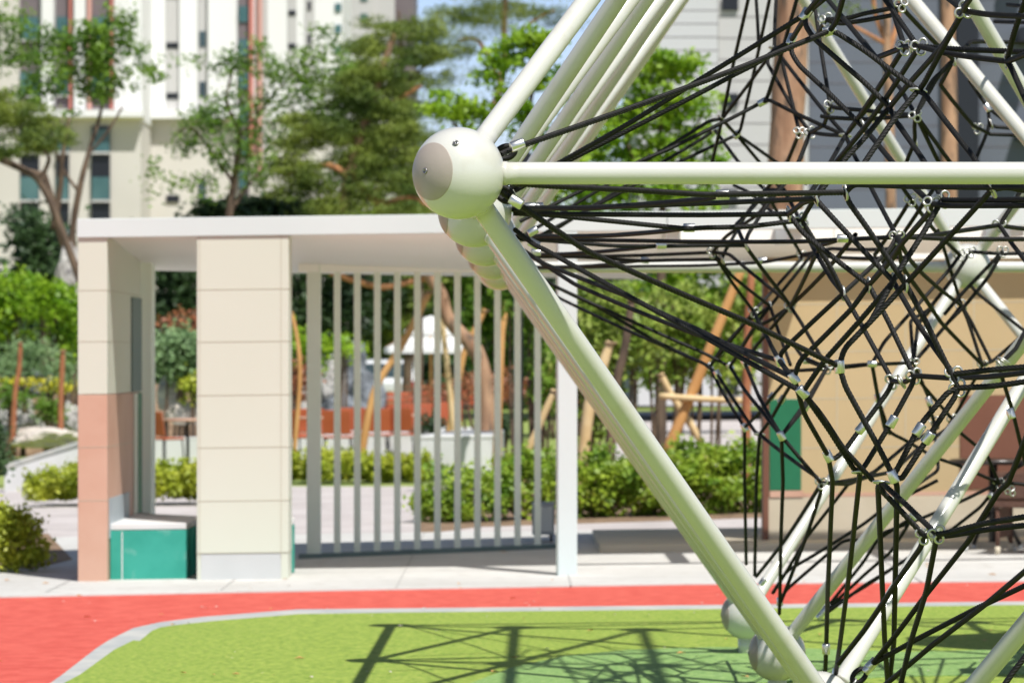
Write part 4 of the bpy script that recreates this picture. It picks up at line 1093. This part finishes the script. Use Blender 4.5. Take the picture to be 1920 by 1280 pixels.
# --- left group
tree('garden_tree', 'slender bushy tree with forked trunk at the left edge, before the white tower', 'tree', 76.,
     [[(160, gp(76), 26), (150, 560, 22), (112, 430, 18), (92, 360, 15), (80, 320, 11)], [(140, 530, 18), (136, 440, 13), (148, 360, 12), (165, 290, 9), (185, 225, 7), (200, 160, 5)], [(100, 430, 14), (112, 360, 11), (118, 290, 8), (130, 220, 5)],
      [(82, 330, 14), (50, 320, 10), (10, 300, 9), (-40, 290, 8)], [(165, 290, 6), (200, 250, 5), (230, 200, 4)], [(148, 360, 7), (120, 320, 5), (100, 270, 4)]],
     [(40, 70, 50, 50, 1), (100, 120, 50, 60, 1), (60, 170, 45, 40, .8), (170, 90, 55, 55, 1.1), (230, 50, 28, 45, .9), (245, 100, 30, 45, .8), (180, 150, 50, 45, 1), (290, 130, 28, 24, 1), (210, 30, 25, 25, .5), (150, 60, 30, 20, .7), (20, 30, 40, 30, .5), (130, 215, 20, 14, .5), (235, 160, 20, 20, .4), (0, 120, 30, 40, .6), (185, 120, 40, 70, .8)],
     'leaf_mid', .15, 430, 'bark', None, .6, .22)
tree('garden_pine', 'pine with reddish curved branch and olive needles at the left edge', 'pine', 71.,
     [[(170, gp(71), 20), (168, 600, 18), (130, 470, 15), (80, 350, 13), (40, 318, 11), (-30, 290, 9)], [(72, 345, 10), (92, 300, 8), (80, 280, 5)]],
     [(25, 215, 50, 40, 1), (75, 255, 55, 42, 1), (20, 270, 50, 40, .9), (110, 260, 30, 25, .6), (-10, 200, 40, 40, 1), (60, 215, 40, 30, .8)], 'needle', .17, 1300, 'bark', None, .2, .20)
tree('garden_tree', 'thin trunked tree with leaves trailing low, over the white pillar roof', 'tree', 78.,
     [[(430, gp(78), 20), (432, 600, 18), (428, 430, 15), (440, 330, 12), (448, 250, 9), (425, 190, 6), (440, 120, 4)], [(436, 340, 8), (400, 290, 6), (360, 240, 4), (330, 250, 3)], [(446, 260, 7), (480, 220, 5), (520, 170, 4), (560, 130, 3)], [(430, 400, 8), (480, 330, 6), (540, 290, 4)]],
     [(440, 115, 32, 30, 1), (475, 85, 20, 22, .7), (410, 130, 18, 20, .5), (360, 120, 28, 16, .5), (385, 250, 48, 45, .9), (345, 270, 30, 24, .7), (400, 200, 35, 30, .5), (440, 200, 35, 50, .5), (500, 130, 40, 40, .45), (555, 120, 38, 35, .55), (590, 160, 30, 45, .55), (330, 340, 30, 25, .3), (380, 350, 40, 30, .4), (430, 290, 40, 40, .5), (290, 330, 25, 50, .22), (500, 200, 30, 30, .4), (620, 90, 25, 30, .4), (600, 60, 30, 18, .4), (520, 270, 30, 40, .5), (480, 300, 50, 50, .5), (560, 220, 50, 50, .5), (600, 120, 44, 40, .5), (645, 130, 34, 44, .7), (540, 160, 50, 50, .4), (460, 250, 40, 50, .5), (620, 180, 40, 50, .6)],
     'leaf_mid', .15, 470, 'bark', None, .6, .25)
# --- middle pines
tree('garden_pine', 'dense olive pine with orange branches above the middle of the pavilion roof', 'pine', 74.,
     [[(470, gp(74), 34), (480, 620, 30), (530, 500, 27), (630, 420, 24), (655, 330, 22), (690, 210, 18), (720, 120, 14), (740, 60, 10)], [(660, 340, 16), (620, 310, 12), (570, 320, 9), (530, 330, 6)], [(660, 330, 16), (710, 380, 13), (770, 370, 9), (800, 385, 6)], [(680, 250, 12), (640, 270, 10), (610, 230, 7)], [(690, 210, 12), (740, 190, 9), (790, 160, 6)]],
     [(590, 235, 60, 28, 1.2), (560, 270, 45, 24, 1), (640, 245, 55, 32, 1.2), (560, 320, 50, 26, 1), (600, 345, 55, 26, 1), (540, 360, 40, 20, .7), (690, 300, 55, 40, 1.3), (740, 250, 50, 36, 1.2), (700, 190, 60, 40, 1.3), (660, 160, 50, 30, 1), (720, 130, 50, 30, 1), (760, 340, 50, 32, 1), (690, 350, 50, 30, 1), (640, 380, 70, 22, .8), (760, 390, 60, 20, .8), (790, 100, 50, 24, .9), (690, 90, 30, 30, .7), (800, 50, 40, 26, .5), (640, 200, 40, 24, .8), (730, 60, 28, 20, .5), (720, 215, 50, 18, .9), (770, 290, 40, 20, 1), (620, 400, 60, 16, .9), (540, 300, 30, 14, .6)],
     'needle', .17, 2300, 'pinebark', None, .2, .19, sub=16)
tree('garden_pine', 'tall open pine at the sky gap behind the cream poles', 'pine', 112.,
     [[(900, gp(112), 26), (902, 500, 22), (905, 300, 18), (940, 150, 14), (945, 60, 11), (950, -60, 8)], [(938, 160, 9), (900, 80, 7), (860, 75, 5)], [(944, 90, 8), (1000, 40, 6), (1040, 20, 4)]],
     [(870, 60, 55, 26, 1), (930, 30, 60, 34, 1.1), (900, 10, 50, 26, .9), (1000, 30, 55, 30, 1), (960, 80, 40, 30, .7), (840, 110, 30, 22, .5), (820, 180, 35, 36, .7), (800, 230, 40, 40, .9), (1060, 40, 40, 36, .9), (905, 150, 26, 40, .35), (860, 130, 26, 24, .3), (910, -30, 60, 30, 1), (1000, -20, 60, 30, 1)],
     'needle', .19, 1000, 'pinebark', None, .16, .26)
tree('garden_pine', 'broad olive pine with layered pads filling the gap left of the cream ball joint', 'pine', 116.,
     [[(776, gp(116), 18), (772, 560, 16), (765, 400, 14), (750, 250, 11), (752, 120, 8), (748, 20, 5)], [(765, 400, 8), (820, 350, 6), (860, 330, 4)], [(752, 260, 8), (700, 230, 6), (660, 220, 4)], [(752, 160, 7), (820, 110, 5), (880, 95, 3)]],
     [(720, 42, 55, 20, 1), (790, 62, 60, 22, 1), (845, 30, 46, 20, .9), (700, 85, 60, 22, 1), (770, 105, 66, 24, 1), (850, 92, 46, 20, .9), (680, 135, 50, 26, 1), (745, 160, 62, 28, 1), (815, 150, 44, 22, .8), (770, 210, 56, 26, 1), (715, 200, 50, 28, 1), (690, 250, 50, 30, 1), (760, 262, 60, 30, 1), (830, 270, 44, 26, .9), (805, 335, 56, 30, 1), (745, 320, 60, 30, 1), (690, 318, 50, 30, 1), (640, 300, 40, 26, .9), (870, 210, 30, 18, .5), (780, 380, 80, 24, 1), (660, 180, 40, 24, .8), (620, 250, 40, 24, .7), (900, 30, 50, 20, .8), (960, 20, 60, 20, .8)], 'needle', .24, 1700, 'bark', None, .2, .20, sub=16)
tree('maple_tree', 'fresh yellow green maple behind the cream ball joint and sloping poles', 'tree', 50.,
     [[(1010, gp(50), 24), (1008, 560, 20), (990, 420, 16), (970, 300, 11), (1000, 160, 7), (985, 70, 4)], [(985, 400, 9), (900, 300, 6), (830, 200, 4)], [(990, 400, 9), (1080, 300, 6), (1110, 240, 4)]],
     [(985, 90, 50, 36, 1.1), (950, 110, 40, 26, 1), (840, 195, 50, 22, 1), (870, 210, 45, 28, .9), (920, 150, 40, 26, .6), (1020, 80, 36, 30, .8), (1030, 150, 36, 40, .7), (960, 220, 40, 36, .7), (1080, 160, 40, 40, .7), (890, 250, 36, 24, .6), (1010, 260, 50, 50, .7), (1090, 240, 40, 40, .8), (1060, 320, 50, 40, .8), (960, 190, 40, 30, .6), (1000, 370, 60, 40, .8)],
     'leaf_bright', .14, 430, 'bark', None, .65, .22)
tree('maple_tree', 'fresh yellow green maple left of the big pine trunk, against the grey tower', 'tree', 52.,
     [[(1240, gp(52), 24), (1238, 560, 20), (1244, 420, 16), (1235, 300, 11), (1245, 180, 7), (1250, 120, 4)], [(1240, 360, 8), (1190, 300, 6), (1160, 220, 4)], [(1240, 330, 8), (1300, 250, 5), (1320, 200, 4)]],
     [(1250, 125, 50, 30, 1.1), (1290, 130, 40, 30, .9), (1215, 140, 30, 26, .8), (1240, 180, 60, 30, 1), (1170, 230, 50, 40, .9), (1290, 200, 50, 34, .8), (1220, 240, 60, 40, 1), (1310, 260, 40, 30, .8), (1150, 290, 50, 36, .9), (1240, 300, 70, 36, 1.1), (1200, 350, 80, 36, 1.1), (1310, 330, 50, 36, .7), (1120, 360, 60, 36, .9), (1290, 380, 60, 30, .8), (1350, 290, 26, 30, .4), (1340, 190, 20, 24, .3), (1220, 420, 80, 30, .9), (1100, 420, 60, 30, .9), (1330, 430, 50, 30, .7)],
     'leaf_bright', .14, 430, 'bark', None, .65, .22)
tree('red_pine', 'thick red pine trunk behind the net, its crown above the picture', 'pine', 46.,
     [[(1462, gp(46), 78), (1466, 600, 74), (1474, 300, 68), (1480, 150, 64), (1486, 20, 60), (1490, -200, 50)], [(1490, -150, 26), (1560, -220, 18), (1650, -260, 9)], [(1488, -180, 22), (1420, -260, 14), (1350, -290, 8)]],
     [(1400, -300, 90, 40, 1), (1560, -280, 100, 40, 1), (1640, -270, 70, 36, 1), (1500, -340, 110, 50, 1)], 'needle', .2, 500, 'pinebark', None, .16)
tree('red_pine', 'slim red pine trunk in front of the dark bay of the grey tower', 'pine', 52.,
     [[(1776, gp(52), 34), (1778, 500, 32), (1780, 250, 31), (1778, 80, 28), (1770, -150, 22)], [(1774, -120, 12), (1700, -200, 7)]], [(1770, -230, 120, 50, 1), (1690, -220, 60, 30, 1)], 'needle', .2, 500, 'pinebark', None, .16)
tree('red_pine', 'thin forked red pine in front of the dark bluish tower front', 'pine', 58.,
     [[(1674, gp(58), 24), (1672, 500, 22), (1668, 280, 20), (1664, 120, 17), (1660, -80, 14)], [(1666, 90, 11), (1640, 20, 9), (1632, -80, 7)], [(1667, 100, 11), (1686, 20, 9), (1688, -80, 7)], [(1664, 85, 9), (1620, 60, 7), (1580, 40, 5)]],
     [(1590, 20, 30, 16, .6), (1660, -160, 90, 40, 1), (1540, 30, 26, 14, .4)], 'needle', .2, 500, 'pinebark', None, .16)
# --- leaning pine with stakes beyond the slats
tree('leaning_pine', 'leaning pink barked pine trunk crossing before the white parasol', 'pine', 53.,
     [[(918, gp(53), 32), (912, 760, 31), (902, 680, 31), (878, 640, 29), (842, 600, 26), (826, 550, 24), (804, 512, 22), (800, 460, 18), (815, 400, 14)], [(806, 520, 14), (770, 528, 12), (720, 538, 12), (670, 528, 11), (620, 512, 9)]],
     [(720, 480, 70, 30, .9), (640, 490, 60, 24, .9), (800, 430, 60, 30, .9), (860, 470, 50, 30, .8)], 'needle', .17, 700, 'pinebark', None, .16)
def stake(pts, Y, m, label, group='wooden stakes propping the garden trees'):
    t = thing('support_stake', tuple(W(pts[0][0], pts[0][1], Y)), label, 'support stake', group); b = MB(); limb(b, pts, Y); b.build('timber', m, t)
    p = pts[-1]; c = W(p[0], p[1] + 3, Y); r = p[2] * .62 * Y / FP; MB().torus(c, (0, 0, 1), r, r * .28, 14, 6).build('binding', 'soil', t)
stake([(672, gp(51.5), 15), (700, 740, 14), (752, 650, 13), (806, 545, 12)], 51.5, 'stake', 'orange stake slanting from the chairs up to the leaning pine')
stake([(856, gp(54), 12), (844, 740, 11), (833, 640, 11), (824, 560, 10)], 54., 'palestake', 'steep ochre stake in front of the parasol')
stake([(830, gp(55), 12), (868, 670, 12), (890, 620, 11), (910, 580, 10)], 55., 'stake', 'orange stake crossing behind the leaning pine')
stake([(930, gp(49), 17), (938, 660, 15), (944, 600, 14), (950, 565, 12)], 49., 'stake', 'upright orange stake beside the black lamp post')
stake([(965, gp(39), 17), (990, 850, 15), (1010, 800, 14), (1040, 730, 12)], 39., 'palestake', 'pale stake at the right end of the slatted screen')
stake([(1248, 852, 20), (1300, 730, 20), (1344, 620, 19), (1396, 490, 17)], 43., 'stake', 'big orange stake slanting behind the net, leaning right')
stake([(1326, 850, 15), (1292, 790, 14), (1262, 745, 13), (1238, 700, 12)], 43.5, 'palestake', 'short stake crossing low, leaning left')
stake([(1398, gp(42.6), 18), (1400, 700, 17), (1402, 620, 16), (1410, 500, 14)], 42.6, 'rust', 'upright brown stake beside the ochre wall edge')
stake([(1236, 742, 12), (1320, 748, 13), (1410, 752, 12)], 42.9, 'palestake', 'pale horizontal rail tied between the stakes')
stake([(548, gp(52), 8), (562, 720, 8), (558, 640, 8), (546, 585, 7)], 52., 'stake', 'thin bent orange stake right of the wide cream pillar')
stake([(22, gp(60), 11), (28, 740, 10), (36, 690, 9), (38, 642, 8)], 60., 'rust', 'rusty forked stem at the far left among the rocks')
stake([(114, gp(60), 11), (114, 760, 10), (116, 700, 10), (118, 656, 9)], 60., 'rust', 'rusty stem just left of the terracotta pillar')
stake([(1085, gp(41), 22), (1105, 760, 22), (1128, 690, 20), (1145, 640, 16)], 41., 'palestake', 'thick tan stake left of the orange leaning one, behind the bushes')
stake([(1140, gp(41.5), 20), (1152, 740, 18), (1170, 660, 16), (1185, 560, 13)], 41.5, 'bark', 'grey brown stem rising from the bushes behind the net')
# --- shrubs and hedges
def shrub(name, label, Y, blobs, m, size, per, group=None, cat='shrub', aspect=.6, tight=.3, stems=3, deep=1.):
    px, py, rx, ry, _ = blobs[0]; t = thing(name, (X(px, Y), Y, g(X(px, Y))), label, cat, group)
    b = MB()
    for (qx, qy, rx, ry, _) in blobs[:max(1, stems)]:
        for k in range(3): b = MB(); limb(b, [(qx + random.uniform(-.2, .2) * rx, gp(Y), 6), (qx + random.uniform(-.4, .4) * rx, qy + ry * .4, 4), (qx + random.uniform(-.7, .7) * rx, qy - ry * .3, 2)], Y); b.build('stem', 'bark', t)
    foliage('foliage', m, t, blob_points(blobs, Y, per, .8, 16, tight, deep), size, aspect); return t
def hedge(label, px0, px1, py_top, Y, m, size, n, deep=.5, group=None):
    t = thing('hedge', (X((px0 + px1) / 2, Y), Y, 0), label, 'hedge', group); x0, x1 = X(px0, Y), X(px1, Y); zt = Z(py_top, Y)
    k = int((x1 - x0) / .16); cs = np.stack([rng.uniform(x0, x1, k * 6), rng.uniform(Y - deep, Y + deep, k * 6), rng.uniform(.05, zt - .05, k * 6)], 1); cs[:, 2] *= .85 + .2 * np.sin(cs[:, 0] * 3.1) * np.sin(cs[:, 0] * 1.7 + 2)
    C = cs[rng.integers(0, len(cs), n)] + rng.normal(size=(n, 3)) * .055; C[:, 2] = np.maximum(C[:, 2], .01)
    foliage('foliage', m, t, C, size, .5)
    for x in np.arange(x0 + .1, x1, .35): MB().tube([(x, Y, 0), (x + .04, Y, zt * .5), (x + .1, Y + .05, zt * .8)], [.012, .009, .004], 6).build('stem', 'bark', t)
hedge('low yellow green hedge left of the pavilion, behind the terracotta pillar', 64, 385, 872, 42.5, 'leaf_hedge', .075, 15000)
hedge('low yellow green hedge seen through the slatted screen', 530, 812, 846, 49.5, 'leaf_hedge', .08, 15000)
ga = 'azalea bushes behind the pavement'
for i, (lab, bl, Y) in enumerate((
    ('azalea bush behind the right part of the slatted screen', [(870, 927, 80, 60, 1), (830, 952, 50, 45, 1), (920, 912, 50, 45, 1)], 36.8),
    ('azalea bush around the rolling cabinet', [(975, 917, 60, 66, 1), (1010, 882, 50, 46, .9)], 37.2),
    ('azalea bush just right of the white post', [(1110, 917, 70, 66, 1), (1150, 892, 50, 50, 1)], 37.4),
    ('azalea bush left of the net, before the far path', [(1215, 917, 70, 66, 1), (1250, 882, 50, 40, .9)], 37.6),
    ('azalea bush behind the crossing cream poles', [(1320, 902, 70, 66, 1), (1300, 862, 50, 40, .8)], 37.9),
    ('azalea bush beside the ochre wall edge', [(1400, 897, 60, 70, 1), (1385, 857, 45, 36, .8)], 38.2))):
    shrub('azalea_bush', lab, Y, bl, 'leaf_azalea', .066, 1150, ga, stems=2, tight=.24)
shrub('round_shrub', 'rounded yellow green shrub at the lower left, beside the pavement', 28.6, [(28, 1012, 50, 46, 1), (-22, 1000, 50, 54, 1), (8, 975, 34, 28, .8), (66, 1036, 26, 26, .8)], 'leaf_hedge', .05, 1500, None, stems=2)
shrub('round_shrub', 'dark green clipped shrub cut off by the left edge, above the hedge', 40., [(-15, 850, 34, 46, 1.2)], 'leaf_dark', .06, 2500, None, stems=1)
gl = 'shrubs on the rocky mound at the left'
shrub('mound_shrub', 'bright green shrub on the mound at the far left', 64., [(30, 590, 60, 46, 1), (20, 545, 45, 36, 1), (-20, 600, 40, 50, 1)], 'leaf_bright', .12, 900, gl)
shrub('mound_shrub', 'bright green shrub touching the cream pillar, above the cloud pine', 63., [(120, 590, 46, 46, 1), (90, 560, 40, 36, 1), (140, 630, 30, 40, .8)], 'leaf_bright', .12, 900, gl)
shrub('cloud_pine', 'blue green cloud pruned pine on the mound', 62., [(80, 680, 60, 30, 1.2), (20, 700, 45, 30, 1.1), (130, 700, 36, 26, 1), (60, 650, 40, 22, .9)], 'needle_blue', .12, 1300, None, 'pine', .2)
shrub('flowering_shrub', 'yellow flowering shrub at the far left above the rocks', 61.4, [(45, 716, 30, 8, .8)], 'leaf_yellow', .09, 1500, 'yellow shrubs among the rocks')
shrub('flowering_shrub', 'yellow flowering shrub beside the terracotta pillar', 61.4, [(112, 726, 32, 10, .8)], 'leaf_yellow', .09, 1500, 'yellow shrubs among the rocks')
shrub('mound_shrub', 'dark green shrub between the grey rocks at the left', 60.6, [(95, 765, 30, 22, 1.2), (20, 745, 30, 20, 1)], 'leaf_mid', .09, 1300, gl)
shrub('mound_shrub', 'rounded green shrub between the two pillars, above pale rocks', 60.5, [(330, 655, 48, 36, 1.2), (350, 690, 34, 30, 1), (310, 680, 28, 24, .8)], 'needle_blue', .10, 1500, None)
shrub('red_shrub', 'red brown shrub between the two pillars', 66., [(338, 606, 34, 20, .8), (365, 598, 22, 18, .7)], 'leaf_red', .12, 700)
shrub('mound_shrub', 'yellow shrub at the left edge of the wide cream pillar', 60.2, [(362, 725, 18, 26, 1.2)], 'leaf_hedge', .1, 1500, None)
shrub('mound_shrub', 'bright shrub right of the wide cream pillar', 61., [(552, 650, 30, 40, 1), (600, 665, 30, 26, .6), (640, 650, 34, 22, 1)], 'leaf_bright', .11, 900, None)
shrub('red_shrub', 'rusty shrub under the bright one, right of the wide cream pillar', 60., [(558, 705, 26, 34, 1)], 'leaf_red', .1, 1100)
shrub('box_ball', 'dark clipped ball shrub in front of the white planter block', 56., [(806, 797, 18, 18, 1.6)], 'leaf_dark', .06, 3000, 'clipped ball shrubs by the planter')
shrub('box_ball', 'dark clipped ball shrub right of the planter, near the lamp post', 56., [(946, 802, 18, 18, 1.6)], 'leaf_dark', .06, 3000, 'clipped ball shrubs by the planter')
shrub('garden_bush', 'loose pale green bush in the middle gap, behind the white post', 45., [(1140, 590, 70, 60, 1), (1110, 670, 60, 60, .9), (1080, 560, 36, 40, .8), (1190, 640, 50, 70, .8), (1110, 760, 36, 60, .7)], 'leaf_pale', .10, 620, None, 'bush', stems=5)
shrub('garden_bush', 'loose pale green bush left of the big leaning stake', 46., [(1270, 590, 60, 60, 1), (1230, 660, 50, 60, .8), (1340, 620, 50, 60, .8), (1300, 680, 50, 40, .6), (1400, 580, 40, 70, .8), (1390, 690, 36, 40, .7)], 'leaf_pale', .10, 620, None, 'bush', stems=5)
shrub('garden_bush', 'yellow green bush behind the pavilion roof end and lamp post', 47., [(1000, 610, 36, 70, 1), (1020, 720, 34, 60, .9), (960, 560, 36, 46, .8)], 'leaf_mid', .10, 800, None, 'bush')
shrub('reddish_hedge', 'long brown red hedge on the far lawn behind the leaning pine', 76., [(880, 730, 70, 30, 1), (960, 725, 60, 32, 1), (1030, 730, 50, 30, 1), (800, 735, 40, 20, .8)], 'leaf_red', .10, 900, None, 'hedge')
# background masses of trees
for (lab, bl, Y, m, nm) in (
    ('dark tree mass right of the parasol behind the lamp post', [(920, 600, 70, 80, 1), (870, 560, 60, 60, 1), (960, 690, 60, 50, 1), (880, 500, 80, 50, 1)], 104., 'leaf_mid', 'broad_tree'),
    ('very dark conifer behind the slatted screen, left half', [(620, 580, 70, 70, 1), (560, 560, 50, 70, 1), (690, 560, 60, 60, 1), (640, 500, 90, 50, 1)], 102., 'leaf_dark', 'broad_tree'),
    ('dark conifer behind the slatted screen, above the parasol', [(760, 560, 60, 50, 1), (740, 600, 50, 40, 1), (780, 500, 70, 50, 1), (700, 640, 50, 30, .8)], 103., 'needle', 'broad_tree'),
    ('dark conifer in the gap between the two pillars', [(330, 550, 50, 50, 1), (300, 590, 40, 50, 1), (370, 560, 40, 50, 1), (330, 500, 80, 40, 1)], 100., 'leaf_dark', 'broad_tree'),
    ('shaded tree behind the rocks at the far left', [(80, 470, 50, 60, 1), (40, 440, 40, 60, .8), (120, 520, 40, 60, .9), (70, 540, 60, 40, 1)], 96., 'leaf_dark', 'broad_tree'),  # shade on this tree comes from the dark leaf colour
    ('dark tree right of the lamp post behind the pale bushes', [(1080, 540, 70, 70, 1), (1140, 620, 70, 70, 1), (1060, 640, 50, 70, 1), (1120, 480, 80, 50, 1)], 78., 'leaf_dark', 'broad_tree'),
    ('sunlit tree behind the big leaning stake', [(1270, 560, 80, 70, 1), (1340, 640, 70, 70, 1), (1240, 660, 60, 60, 1), (1400, 560, 60, 80, 1), (1300, 470, 100, 50, 1)], 80., 'leaf_bright', 'broad_tree'),
    ('green tree rising just above the roof in the middle', [(440, 395, 70, 24, 1), (520, 390, 60, 26, 1), (600, 400, 60, 24, 1), (470, 440, 120, 50, 1), (620, 460, 120, 50, .8)], 80., 'leaf_dark', 'broad_tree'),
    ('tree behind the roof under the cream ball joints', [(780, 420, 90, 40, 1), (880, 400, 70, 50, 1), (980, 440, 90, 50, 1), (1080, 420, 70, 40, 1)], 79., 'leaf_mid', 'broad_tree')):
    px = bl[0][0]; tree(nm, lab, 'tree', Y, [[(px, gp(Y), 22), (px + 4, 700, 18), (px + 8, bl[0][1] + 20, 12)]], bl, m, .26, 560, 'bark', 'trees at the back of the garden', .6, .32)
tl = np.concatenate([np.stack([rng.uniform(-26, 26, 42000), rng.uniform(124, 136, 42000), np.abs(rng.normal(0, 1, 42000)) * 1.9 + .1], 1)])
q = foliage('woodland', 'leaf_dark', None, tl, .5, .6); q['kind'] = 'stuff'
# --- rocks
def rock(px, py, rx, ry, Y, m, label, group='rocks on the mound'):
    c = W(px, py, Y); b = MB(); import bmesh
    bm = bmesh.new(); bmesh.ops.create_icosphere(bm, subdivisions=4, radius=1)
    from mathutils import noise
    o = Vector((random.uniform(0, 50), random.uniform(0, 50), 0))
    for v in bm.verts:
        n = v.co.normalized(); d = 1 + .38 * noise.noise(n * 1.3 + o) + .22 * abs(noise.noise(n * 3.1 + o)) + .09 * noise.noise(n * 8 + o)
        q = n * d; q.z = max(q.z, -.95); v.co = Vector((q.x * rx * Y / FP, q.y * rx * .8 * Y / FP, q.z * ry * Y / FP))
    me = bpy.data.meshes.new('rock'); bm.to_mesh(me); bm.free(); me.materials.append(M[m])
    ob = bpy.data.objects.new('rock', me); col.objects.link(ob); ob.location = c; ob.rotation_euler = (0, 0, random.uniform(0, 6)); tag(ob, label, 'rock', group)
for a in ((30, 775, 34, 34, 62, 'rock', 'jagged grey rock at the far left under the yellow shrub'), (70, 720, 40, 26, 63, 'rock_dark', 'dark rock under the cloud pine'), (55, 800, 36, 22, 61, 'rock', 'small grey rock behind the long pink boulder'),
          (125, 790, 30, 30, 62, 'rock', 'grey rock touching the terracotta pillar'), (85, 820, 66, 20, 60, 'rock_pink', 'long low pinkish boulder at the front of the mound'), (130, 745, 24, 26, 63.4, 'rock', 'pale rock behind the rusty stem'),
          (5, 815, 26, 22, 61, 'rock', 'grey rock cut by the left edge'), (132, 520, 26, 60, 74, 'rock', 'tall pale standing rock left of the cream pillar'),
          (318, 735, 28, 36, 61, 'rock', 'jagged grey rock between the two pillars'), (350, 775, 36, 22, 60.5, 'rock_pink', 'low pale rock between the two pillars'), (372, 730, 16, 30, 61.5, 'rock', 'pale blue rock at the edge of the wide cream pillar'),
          (560, 765, 26, 46, 62, 'rock', 'bluish pale rock right of the wide cream pillar'), (620, 715, 30, 50, 63, 'rock', 'bluish pale rock left of the dark rocks'), (660, 690, 28, 50, 64, 'rock_dark', 'tall pointed dark rock behind the screen'), (690, 740, 34, 40, 64, 'rock_dark', 'low dark rock left of the white car'), (640, 765, 40, 26, 63, 'rock_dark', 'flat dark rock behind the orange chair back'), (1130, 745, 20, 26, 46, 'rock_dark', 'dark rock among the pale bushes')):
    rock(*a)
for (px, py, rx, ry, Y) in ((60, 850, 150, 60, 70), (330, 830, 120, 60, 70), (620, 830, 130, 50, 72)):
    pass
struct(MB().lathe((X(60, 70), 72, -.3), (0, 0, 1), [(6., 0), (5.2, .55), (3.6, 1.1), (1.8, 1.5), (.3, 1.7)], 40).build('hill', 'soil'))
# ================================================================= light, sky, camera
w = bpy.data.worlds.new('World'); scn.world = w; w.use_nodes = True; nt = w.node_tree
sky = nt.nodes.new('ShaderNodeTexSky'); sky.sky_type = 'NISHITA'; sky.sun_disc = False
sun_v = Vector((.635, -1.13, 2.06)).normalized()
sky.sun_elevation = math.asin(sun_v.z); sky.sun_rotation = math.atan2(sun_v.x, sun_v.y); sky.air_density = 1.0; sky.dust_density = 1.0; sky.ozone_density = 1.0
bg = nt.nodes['Background']
tcw = nt.nodes.new('ShaderNodeTexCoord'); sep = nt.nodes.new('ShaderNodeSeparateXYZ'); nt.links.new(tcw.outputs['Generated'], sep.inputs[0])
mr = nt.nodes.new('ShaderNodeMapRange'); mr.inputs['From Min'].default_value = .08; mr.inputs['From Max'].default_value = .32; nt.links.new(sep.outputs['Z'], mr.inputs['Value'])
hz = nt.nodes.new('ShaderNodeMix'); hz.data_type = 'RGBA'; hz.inputs[6].default_value = (1.95, 2.0, 2.55, 1); hz.inputs[7].default_value = (1, 1, 1, 1); nt.links.new(mr.outputs['Result'], hz.inputs[0])
mu = nt.nodes.new('ShaderNodeMix'); mu.data_type = 'RGBA'; mu.blend_type = 'MULTIPLY'; mu.inputs[0].default_value = 1; nt.links.new(sky.outputs['Color'], mu.inputs[6]); nt.links.new(hz.outputs[2], mu.inputs[7])
nt.links.new(mu.outputs[2], bg.inputs['Color']); bg.inputs['Strength'].default_value = .065
sd = bpy.data.lights.new('sun', 'SUN'); sd.energy = 5.; sd.angle = math.radians(.53); sd.color = (1., .975, .93)
so = bpy.data.objects.new('sun', sd); col.objects.link(so); so.rotation_euler = (-sun_v).to_track_quat('-Z', 'Y').to_euler(); so.location = (4, -4, 12)
cd = bpy.data.cameras.new('camera'); cam = bpy.data.objects.new('camera', cd); col.objects.link(cam); scn.camera = cam
cam.location = (0, 0, EYE); cam.rotation_euler = (math.pi / 2, 0, 0)
cd.sensor_width = 36; cd.lens = FP / 1920 * 36; cd.shift_x = 0; cd.shift_y = 40 / 1920; cd.clip_end = 3000; cd.clip_start = .1
cd.dof.use_dof = True; cd.dof.focus_distance = 11.5; cd.dof.aperture_fstop = 7.2; cd.dof.aperture_blades = 9
scn.view_settings.view_transform = 'Standard'; scn.view_settings.look = 'None'; scn.view_settings.exposure = .14; scn.view_settings.gamma = 1
scn.render.engine = 'CYCLES'
try:
    scn.cycles.use_denoising = True; scn.cycles.denoiser = 'OPENIMAGEDENOISE'
except Exception: pass
scn.cycles.max_bounces = 8; scn.cycles.diffuse_bounces = 4; scn.cycles.transparent_max_bounces = 4; scn.cycles.caustics_reflective = False; scn.cycles.caustics_refractive = False
bpy.context.view_layer.update()
